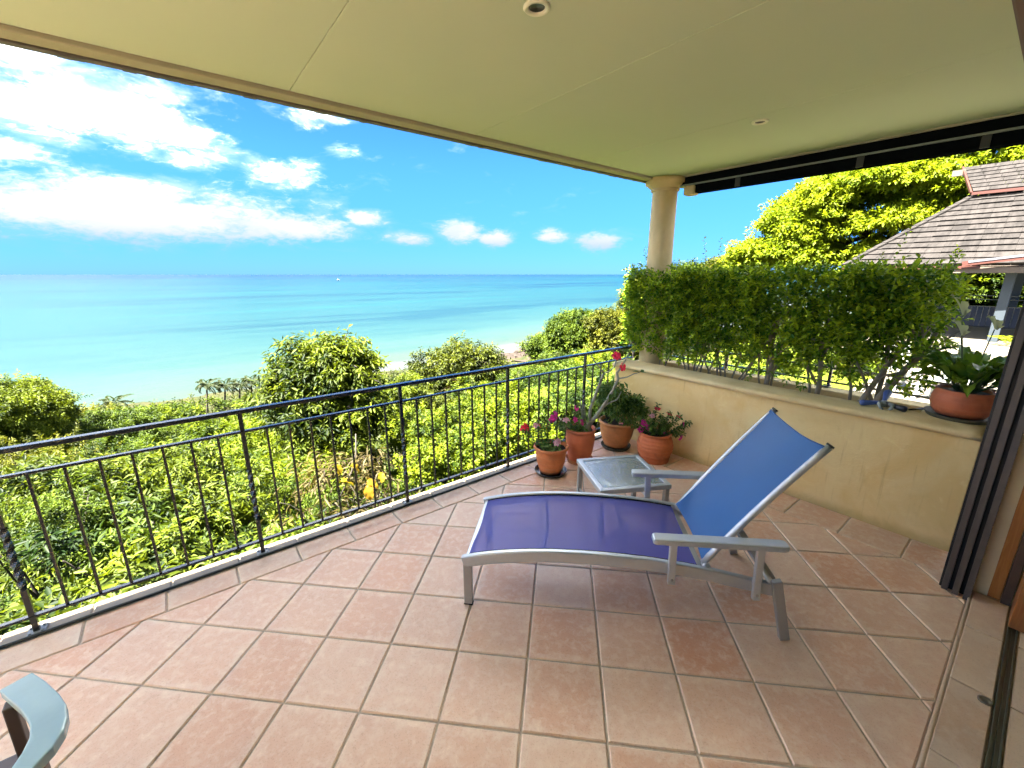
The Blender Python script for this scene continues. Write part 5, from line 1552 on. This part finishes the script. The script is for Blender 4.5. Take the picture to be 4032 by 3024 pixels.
# ---- near shrubs: (label, u, n, top z, radius, material, style)
LANCE = dict(L=.22, n=9, ll=.115, lw=.034, droop=.42, up=.5, inner=.45)
BROAD = dict(L=.16, n=8, ll=.062, lw=.036, droop=.15, up=.5, inner=.45)
FEATH = dict(L=.26, n=18, ll=.060, lw=.020, droop=.18, up=.35, inner=.45)
near = [
 ('yellow tipped shrub pressed against the railing at the far left', -1.02, 4.0, -.52, .50, 'leaf_mango', LANCE),
 ('shrub with long fresh leaves behind the second left baluster bay', -.42, 4.55, -.62, .55, 'leaf_mango', LANCE),
 ('dark leaved shrub low behind the left railing bay', .12, 4.35, -1.02, .52, 'leaf_mid', LANCE),
 ('glossy shrub at the foot of the second railing post', .72, 4.55, -1.18, .50, 'leaf_mango', LANCE),
 ('feathery shrub filling the left edge above the mid rail', -1.45, 6.2, -.42, .62, 'leaf_mid', FEATH),
 ('mid green shrub behind the left railing, lower half', -.75, 5.6, -.72, .62, 'leaf_mid', LANCE),
 ('leafy shrub with lance leaves in the middle of the left railing', .0, 5.9, -.86, .66, 'leaf_mango', LANCE),
 ('shrub with feathery leaves behind the second post', .78, 6.3, -1.05, .62, 'leaf_mid', FEATH),
 ('yellow green shrub sloping to the tall tree base', 1.15, 7.6, -1.25, .70, 'leaf_bright', LANCE),
 ('pale leaved shrub on the left, above the rail line', -1.5, 8.0, -.72, .80, 'leaf_mango', LANCE),
 ('broad light green shrub left of mid railing', -.55, 8.2, -.98, .85, 'leaf_mango', LANCE),
 ('bright shrub showing just over the top rail, left of the tall tree', .45, 9.4, -1.42, .95, 'leaf_bright', LANCE),
 ('feathery golden shrub on the far left slope', -2.25, 10.9, -1.15, .95, 'leaf_ochre', FEATH),
 ('soft green feathery shrub below the palms', -1.0, 11.2, -1.45, 1.05, 'leaf_mid', FEATH),
 ('large golden green shrub under the row of palms', .35, 13.2, -1.95, 1.30, 'leaf_bright', LANCE),
 ('golden shrub touching the left side of the tall tree', 1.35, 12.4, -2.0, 1.05, 'leaf_bright', LANCE),
 ('light green shrub right behind the third railing post', 2.55, 5.6, -1.35, .50, 'leaf_bright', BROAD),
 ('vivid yellow green shrub behind the right railing bay', 3.15, 5.75, -.80, .72, 'leaf_bright', BROAD),
 ('vivid yellow green shrub under the fourth railing post', 4.15, 5.35, -.55, .75, 'leaf_bright', BROAD),
 ('rounded lime shrub behind the flower pots', 4.55, 6.4, -.50, .80, 'leaf_bright', BROAD),
 ('lime shrub below the scrubby tree', 3.85, 7.7, -.92, .85, 'leaf_bright', BROAD),
 ('broad lime shrub right of the scrubby tree', 5.3, 7.6, -.72, .95, 'leaf_bright', BROAD),
 ('mid green shrub beyond the lime ones, right of view', 6.9, 8.0, -.72, 1.0, 'leaf_mid', BROAD),
 ('fine leaved shrub by the planter wall end', 5.6, 5.2, -.20, .70, 'leaf_mid', BROAD),
 ('yellowing bush beyond the planter end', 8.6, 8.6, -.65, 1.15, 'leaf_mid', BROAD),
 ('pale bush between the tall tree and the scrubby tree', 4.5, 11.3, -.98, .95, 'leaf_mango', LANCE),
 ('low bush under the scrubby tree', 5.7, 10.6, -1.7, 1.0, 'leaf_scrub', BROAD)]
random.seed(77)
for lab, u, n, zt, r, m, st in near:
    b = gz(u, n)
    lobes = [(u, n, zt - r * .85, r * .8, r * .8, r * .7)]
    for q_ in range(7):
        a = q_ * .9 + random.uniform(0, .8); rr = r * random.uniform(.30, .48); kk = random.uniform(.55, .95)
        lobes.append((u + cos(a) * r * kk, n + sin(a) * r * kk, zt - r * random.uniform(.15, .95), rr, rr, rr * .8))
    lobes.append((u, n, zt - r * 1.5, r * 1.05, r * 1.05, r * .8))
    dn = (62 if st is LANCE else (175 if st is BROAD else 40)) / max(.55, r) * .60
    st2 = dict(st)
    k_ = max(1.0, n / 8.0); st2['ll'] *= k_ ** .5; st2['lw'] *= k_ ** .5
    shrub('shrub', lab, 'shrub', (u, n, b), lobes, m, GV, .028, 'bark_dark', 5, dens=dn, **st2)

# ---- dry brush with a few big yellowed leaves behind the middle bay
db = empty('dead_brush', (1.35, 5.3, gz(1.35, 5.3))); zb = gz(1.35, 5.3); tag(db, 'tangle of dead brown brush with a few large yellow leaves behind the railing', 'dead brush')
foliage('dry_leaves', [(.0, .0, -1.05 - zb, .55, .40, .46), (-.40, -.3, -1.45 - zb, .48, .36, .36), (.40, -.2, -1.40 - zb, .48, .36, .38), (.1, -.35, -1.7 - zb, .6, .3, .3), (.25, .1, -.75 - zb, .34, .3, .3)], db, 'leaf_dry', dens=42, L=.34, n=6, ll=.13, lw=.026, droop=.8, up=-.15)
mb = MB()
for k in range(60):
    a = (random.uniform(-.6, .6), random.uniform(-.5, .3), -1.9 - zb + random.uniform(-.2, .5)); b_ = (a[0] + random.uniform(-.6, .6), a[1] + random.uniform(-.4, .3), a[2] + random.uniform(.1, .7))
    mb.tube(wiggle(a, b_, 6, .07), [.008, .007, .006, .005, .004, .003], 5)
mb.tube([(p[0] - 1.35, p[1] - 5.3, p[2] - zb) for p in ((1.15, 4.75, -.80), (1.35, 4.8, -.50), (1.45, 4.9, -.33), (1.50, 5.0, -.12))], .007, 6)
mb.build('twigs', 'bark_sunlit', db, 'all')
for p, d, s_, tnt in (((1.454, 4.68, -.68), (.2, -.6, -.6), .19, .9), ((1.475, 4.72, -.66), (.9, -.4, -.3), .17, .8), ((1.17, 4.82, -.36), (.3, -.6, -.7), .15, .3), ((1.34, 4.8, -.42), (.7, -.3, -.6), .15, .5), ((1.20, 4.78, -.58), (.9, -.2, -.2), .17, .2), ((1.52, 4.8, -.66), (.7, .3, -.6), .15, .9), ((1.72, 4.78, -.62), (-.5, -.4, -.7), .13, .1)):
    big_leaf(db, (p[0] - 1.35, p[1] - 5.3, p[2] - zb), d, s_, s_ * .85, .8, 'leaf_yellow', 'leaf', tnt, random.uniform(-.5, .5), .25)

# ---- undergrowth that fills the slope between the shrubs
def carpet(name, label_u, K, box, mat, ll, lw, L, n, lift, seed, droop=.3):
    r_ = np.random.default_rng(seed)
    u = r_.uniform(box[0], box[1], K); v = r_.uniform(box[2], box[3], K)
    ok = ~((u > 58) & (v > 78)) & ~((np.abs(u - 1.4) < .75) & (np.abs(v - 5.0) < .75))
    u, v = u[ok], v[ok]; K = len(u)
    z = terr(u, v) + r_.uniform(.05, lift, K) + .25 * lift * np.sin(u * 1.7 + v) * np.sin(v * 1.3)
    D = np.stack([r_.normal(0, .6, K), r_.normal(-.15, .6, K), np.full(K, .8)], 1)
    V, F, T = sprig_geo(np.stack([u, v, z], 1), D, L, n, ll, lw, droop, .25, 1.0, .15, np.clip(.30 + .2 * np.sin(u * 1.8) * np.cos(v * 1.6) + r_.normal(0, .18, K), 0, 1))
    o = raw_mesh(name, V, F, mat, None, T); tag(o, label_u, 'undergrowth', kind='stuff')
def masked(K, umin, umax, nmin, nmax, r_):
    return None
carpet('undergrowth', 'tangled green undergrowth covering the slope below the railing', 8200, (-6.5, 9.5, 3.15, 16), 'leaf_mid', .13, .045, .34, 8, .75, 3)
carpet('slope_scrub', 'rough green scrub over the lower hillside down to the shore', 9000, (-26, 48, 15, 75), 'leaf_scrub', .42, .17, 1.2, 7, 2.2, 8)
carpet('shore_scrub', 'dull green coastal thicket along the shore', 5500, (-40, 125, 70, 124), 'leaf_scrub', .7, .30, 1.6, 7, 2.0, 9)
carpet('dry_grass', 'dry yellow grass on the headland slope right of the railing', 6500, (15, 40, 10, 34), 'leaf_dry', .34, .05, .5, 7, .9, 12, .1)

# ---- farther trees, each its own crown
GF = 'trees on the hillside toward the shore'
far = [
 ('dark feathery tree at the left edge above the railing', -5.15, 21.6, -1.75, 1.75, 'leaf_mango', 'A'),
 ('pale feathery tree beside the dark left edge tree', -3.0, 24.0, -4.0, 1.5, 'leaf_mid', 'A'),
 ('olive flat topped canopy below the lone left palm', -8.4, 58, -11.6, 3.4, 'leaf_ochre', 'A'),
 ('rounded mid green tree just left of the palm row', -2.0, 45, -9.2, 2.7, 'leaf_bright', 'B'),
 ('low green tree joined to the rounded tree left of the palm row', -4.4, 46, -9.4, 2.2, 'leaf_mid', 'B'),
 ('golden green tree under the palm row, left part', -.6, 30.5, -7.0, 1.9, 'leaf_bright', 'A'),
 ('golden green tree under the palm row, right part', 2.1, 29.5, -6.9, 2.0, 'leaf_bright', 'A'),
 ('dull olive tree low on the left slope', -5.6, 36, -8.2, 2.6, 'leaf_ochre', 'A'),
 ('brown green bush on the slope under the left palm', -3.6, 33, -8.0, 2.0, 'leaf_scrub', 'B'),
 ('green tree hidden behind the tall leafy tree', 6.0, 27, -5.6, 2.2, 'leaf_mid', 'B'),
 ('headland tree with a broad rounded olive crown', 33.0, 30.5, -2.2, 3.4, 'leaf_mid', 'B'),
 ('headland tree left of the broad olive crown, nearest the rocks', 40.0, 42.0, -6.6, 3.0, 'leaf_mid', 'B'),
 ('headland tree rising beside the hedge end', 31.5, 24.4, -1.4, 2.5, 'leaf_ochre', 'B'),
 ('thin wispy tree sticking up by the hedge end', 28.6, 20.4, .70, 1.1, 'leaf_scrub', 'A'),
 ('dark green bush at the middle of the headland slope', 20.5, 18.0, -3.2, 1.7, 'leaf_deep', 'B'),
 ('yellow green bush on the headland slope above the railing', 17.2, 14.2, -2.3, 1.9, 'leaf_bright', 'B'),
 ('olive bush on the headland slope below the rocks', 22.0, 22.5, -4.4, 2.2, 'leaf_scrub', 'B'),
 ('green bush between headland slope and lime shrubs', 12.6, 13.0, -2.7, 1.6, 'leaf_mid', 'B'),
 ('grey green bush at the foot of the headland slope', 14.5, 17.5, -4.4, 1.9, 'leaf_scrub', 'B'),
 ('distant tree showing over the hedge, left of the big tree', 35.0, 19.4, 2.5, 2.2, 'leaf_mid', 'B'),
 ('paler distant tree over the hedge against the sky', 34.5, 16.0, 3.0, 2.1, 'leaf_ochre', 'B'),
 ('low distant bush over the hedge next to the column', 37.0, 24.6, 1.55, 2.2, 'leaf_ochre', 'B'),
 ('shady green tree behind the pavilion posts', 36.0, 3.2, 3.4, 3.0, 'leaf_mid', 'B'),
 ('leafy tree behind the pavilion at the right edge', 38.0, -1.2, 3.4, 3.0, 'leaf_bright', 'B')]
for lab, u, n, zt, r, m, st in far:
    b = gz(u, n); D_ = sqrt(u * u + n * n)
    lobes = [(u, n, zt - r * .62, r * .9, r * .9, r * .62)]
    for q_ in range(6):
        a = q_ * 1.05 + random.uniform(0, .8); rr = r * random.uniform(.38, .58); k_ = random.uniform(.45, .75)
        lobes.append((u + cos(a) * r * k_, n + sin(a) * r * k_, zt - r * random.uniform(.38, 1.0), rr, rr, rr * random.uniform(.6, .8)))
    lobes.append((u, n, zt - r * 1.45, r * .9, r * .9, r * .7))
    ls = max(.10, .0050 * D_)
    kw = dict(L=ls * 2.6, n=9, ll=ls * 1.1, lw=ls * (.42 if st == 'A' else .6), droop=.3, up=.35, inner=.45)
    dn = 1.15 / (ls * ls) if st == 'A' else 1.05 / (ls * ls)
    shrub('tree', lab, 'tree', (u, n, b), lobes, m, GF, .06 * r, 'bark_dark', 6, dens=dn, **kw)

# low green bushes on the neighbour's lawn edge, seen through the hedge
GN = 'low bushes on the neighbouring lawn'
for lab, u, n, zt, r in (('bush beside the neighbouring paving under the hedge', 13.5, 3.3, .05, .8), ('bush on the lawn behind the slanting hedge trunk', 12.2, 4.6, -.1, .7), ('bush at the lawn end by the far patio', 17.2, 6.2, .4, 1.2), ('bush at the left of the lawn', 14.8, 8.8, .2, 1.2), ('bush between the paving and the far patio', 15.4, 2.6, -.05, .75)):
    b = gz(u, n); b = -.72
    shrub('bush', lab, 'bush', (u, n, b), [(u, n, zt - r * .5, r, r, r * .55), (u + .4 * r, n - .5 * r, zt - r * .7, r * .6, r * .6, r * .5)], 'leaf_bright', GN, .03, 'bark_dark', 5, dens=70, L=.2, n=8, ll=.10, lw=.05, droop=.2, up=.4, inner=.4)

# ---- the great spreading tree behind the pavilion
RT = empty('spreading_tree', (38.0, 5.5, -1.0)); tag(RT, 'huge spreading tree with bright yellow green layered foliage behind the pavilion roof', 'tree')
rng = np.random.default_rng(77)
pads = []
def dome(y_): return 1.0 + 11.6 * np.sqrt(np.clip(1 - ((y_ - 1.8) / 12.9) ** 2, 0, 1))
while len(pads) < 265:
    y_ = rng.uniform(-7.5, 14.4); x_ = rng.uniform(-6.2, 1.8)
    zt = 1 + (dome(y_) - 1) * sqrt(max(0, 1 - (x_ / 8.5) ** 2))
    t = rng.random() ** .6
    z_ = 1.2 + (zt - 1.2) * t
    s_ = rng.uniform(.7, 1.2)
    pads.append((x_, y_ - 5.5, z_ + 1.0, 1.25 * s_, 1.3 * s_, .46 * s_))
P, D, T = [], [], []
for (a, b, c, rx, ry, rzz) in pads:
    K = int(104 * rx * ry)
    d = rng.normal(0, .55, (K, 3)); d[:, 2] = rng.normal(.25, .5, K)
    p = np.array([a, b, c]) + d * np.array([rx, ry, rzz]) * .75
    p[:, 2] -= .16 * ((p[:, 0] - a) ** 2 + (p[:, 1] - b) ** 2)
    P.append(p); dd = d * np.array([1, 1, .3]) + rng.normal(0, .4, (K, 3)); dd[:, 2] += .1; D.append(dd)
    T.append(np.clip(rng.normal(.55, .17, K) + rng.normal(0, .14), .02, .98))
P, D, T = np.concatenate(P), np.concatenate(D), np.concatenate(T)
RNG = np.random.default_rng(78)
V, F, tn = sprig_geo(P, D, .46, 7, .27, .135, .18, .15, .9, .10, T)
raw_mesh('crown', V, F, 'leaf_rain', RT, tn)
mb = MB()
mb.tube([(0, 0, -.5), (.2, -.5, 1.6), (.1, -1.2, 3.2)], [.62, .5, .42], 12)
main = [((.1, -1.2, 3.2), (-1.0, 2.6, 4.9), (-2.0, 6.2, 5.3)), ((.1, -1.2, 3.2), (-.8, 1.0, 5.8), (-1.2, 3.0, 8.0)), ((.1, -1.2, 3.2), (0, -2.0, 6.4), (.6, -2.8, 9.6)), ((.1, -1.2, 3.2), (-1.6, -3.5, 5.6), (-2.5, -6.5, 7.4)), ((.1, -1.2, 3.2), (2, 1, 6), (4, 3, 7)), ((-.8, 1.0, 5.8), (-2.2, 2.0, 6.8), (-3.2, 2.4, 7.6)), ((-1.0, 2.6, 4.9), (-2.2, 4.0, 6.2), (-3.0, 4.6, 7.2)), ((-1.0, 2.6, 4.9), (-2.4, 5.0, 3.9), (-3.4, 7.6, 4.0)), ((0, -2, 6.4), (-1.6, -1.4, 8.0), (-2.8, -.6, 9.2))]
tips = []
for a, b, c in main:
    m1 = wiggle(a, b, 5, .07); m2 = wiggle(b, c, 6, .08)
    mb.tube(m1 + m2[1:], list(np.linspace(.30, .07, 10)), 8); tips += [b, c] + m2[2:]
for (a, b, c, rx, ry, rzz) in pads[::2]:
    q_ = min(tips, key=lambda t: (t[0] - a) ** 2 + (t[1] - b) ** 2 + 1.5 * (t[2] - c) ** 2)
    if (q_[2] < c + 1.5): mb.tube(wiggle(q_, (a, b, c - .12), 5, .10), [.075, .06, .05, .035, .015], 5)
mb.build('trunk', 'bark_dark', RT, 'all')
dt = MB(); dt.tube([(30.6, .25, -.62), (30.5, .15, 1.0), (30.2, .0, 2.6), (30.3, -.3, 4.2)], [.30, .22, .2, .16], 10)
tag(dt.build('bare_trunk', 'bark_dark', None, 'all'), 'dark bare trunk leaning up beside the pavilion post at the right edge', 'tree trunk')

# ---- coconut palms near the beach
def palm(x, y, zc, label, size=1.0, wind=1.0):
    zb = gz(x, y); r = empty('palm_tree', (x, y, zb)); tag(r, label, 'palm', 'coconut palms by the beach')
    h = zc - zb
    mb = MB(); mb.tube([(-.9, .2, -.3), (-.6, .1, h * .4), (-.2, 0, h * .8), (0, 0, h)], [.26, .2, .17, .14], 8); mb.build('trunk', 'bark_sunlit', r, 'all')
    gs = []
    n_ = 26
    t = np.linspace(.04, 1, n_)
    for k in range(15):
        a = k * 2.4 + .3; up0 = [1.35, .95, .5][k % 3]; ln = 3.7 * size * random.uniform(.85, 1.1)
        pts = []; p = np.zeros(3); ang = up0
        for q_ in range(n_):
            d = np.array([cos(a) * cos(ang), sin(a) * cos(ang), sin(ang)]); d = d + np.array([.30, -.22, 0]) * wind * (q_ / n_)
            p = p + d * ln / n_; pts.append(p.copy()); ang -= (1.7 + .3 * (k % 3)) / n_
        pts = np.array(pts); tang = vnorm(np.gradient(pts, axis=0)); sd = vnorm(np.cross(tang, np.array([0, 0, 1.0])))
        gg = []
        for sg in (-1, 1):
            ax = tang * .55 + sd * sg * .8 + np.array([0, 0, -.55])
            gg.append(leaf_geo(pts, ax, .95 * size * np.sin(np.clip(t * 2.6 + .35, 0, 3.05)) + .08, .16 * size, np.clip(RNG.normal(.45, .2, n_), 0, 1)))
        V, F, T = join_geo(gg); V = V + np.array([0, 0, h]); raw_mesh('frond', V, F, 'leaf_palm', r, T)
palm(-11.65, 104.3, -21.6, 'lone coconut palm at the left, apart from the others', .85)
palm(2.64, 105, -20.6, 'leftmost coconut palm of the row beyond the railing', .8)
palm(5.7, 105, -21.2, 'second coconut palm of the row from the left', .78)
palm(8.3, 104.7, -21.4, 'third coconut palm of the row from the left', .78)
palm(10.5, 104.5, -21.0, 'rightmost coconut palm of the row, against the tall leafy tree', .8)

# ---- shore rocks
random.seed(3)
rocks = [(97, 131.5, 2.6), (101.5, 131, 2.0), (105, 131.5, 1.6), (110, 134, 2.2), (115.5, 137, 1.8), (119, 139.5, 2.4), (123.5, 142, 1.8), (98.8, 127, 1.8), (94, 127, 1.5), (128, 145, 2.0), (107.5, 129, 1.5), (133, 149, 2.2), (92, 130.5, 1.4), (103, 127, 1.7)]
for k, (x, y, s_) in enumerate(rocks):
    d = vnorm(RNG.normal(0, 1, (60, 3))); 
    import bmesh
    bm = bmesh.new(); bmesh.ops.create_icosphere(bm, subdivisions=2, radius=1)
    ph = RNG.uniform(0, 6, 6)
    for v in bm.verts:
        c = v.co.copy(); f = 1 + .22 * sin(c.x * 3 + ph[0]) * cos(c.y * 4 + ph[1]) + .15 * sin(c.z * 6 + ph[2] + c.x * 5)
        v.co = Vector((c.x * f * s_ * 1.5, c.y * f * s_, c.z * f * s_ * .42))
    me = bpy.data.meshes.new('rock'); bm.to_mesh(me); bm.free(); me.materials.append(M['rock'])
    o = bpy.data.objects.new('shore_rock', me); COL.objects.link(o); o.location = (x, y, -29.7 + .1 * s_); o.rotation_euler = (0, 0, random.uniform(0, 3))
    tag(o, ['pale flat rock','dark rounded rock','small brown rock','long low rock'][k % 4] + ' ' + ['at the outer tip of the shore shelf','in the surf at the shelf edge','near the left end of the rocks','in the middle of the rocks','toward the headland end of the rocks'][k % 5] + ' on the rocky shore', 'rock', 'rocks along the shore')

# ---- boat on the horizon
bt_ = empty('boat', (706, 2393, -30), 1.0); tag(bt_, 'tiny white boat far out near the horizon', 'boat')
mb = MB(); mb.add([(-16, -3.4, 3.2), (12, -3.4, 3.2), (18, 0, 4.2), (12, 3.4, 3.2), (-16, 3.4, 3.2), (-15, -2.4, -.5), (10, -2.4, -.5), (15, 0, -.5), (10, 2.4, -.5), (-15, 2.4, -.5)],
    [(0, 1, 2, 3, 4), (9, 8, 7, 6, 5), (0, 5, 6, 1), (1, 6, 7, 2), (2, 7, 8, 3), (3, 8, 9, 4), (4, 9, 5, 0)]); mb.build('hull', 'boat_white', bt_)
mb = MB(); mb.box(-11, 5, -2.6, 2.6, 3.21, 6.2); mb.box(-6, 3, -2.2, 2.2, 6.21, 8.4); mb.build('cabin', 'boat_white', bt_)
mb = MB(); mb.box(-10.5, 5.05, -2.65, 2.65, 4.2, 5.2); mb.build('windows', 'boat_grey', bt_)
mb = MB(); mb.tube([(-2, 0, 8.4), (-2, 0, 15)], .3, 6); mb.build('mast', 'boat_grey', bt_)
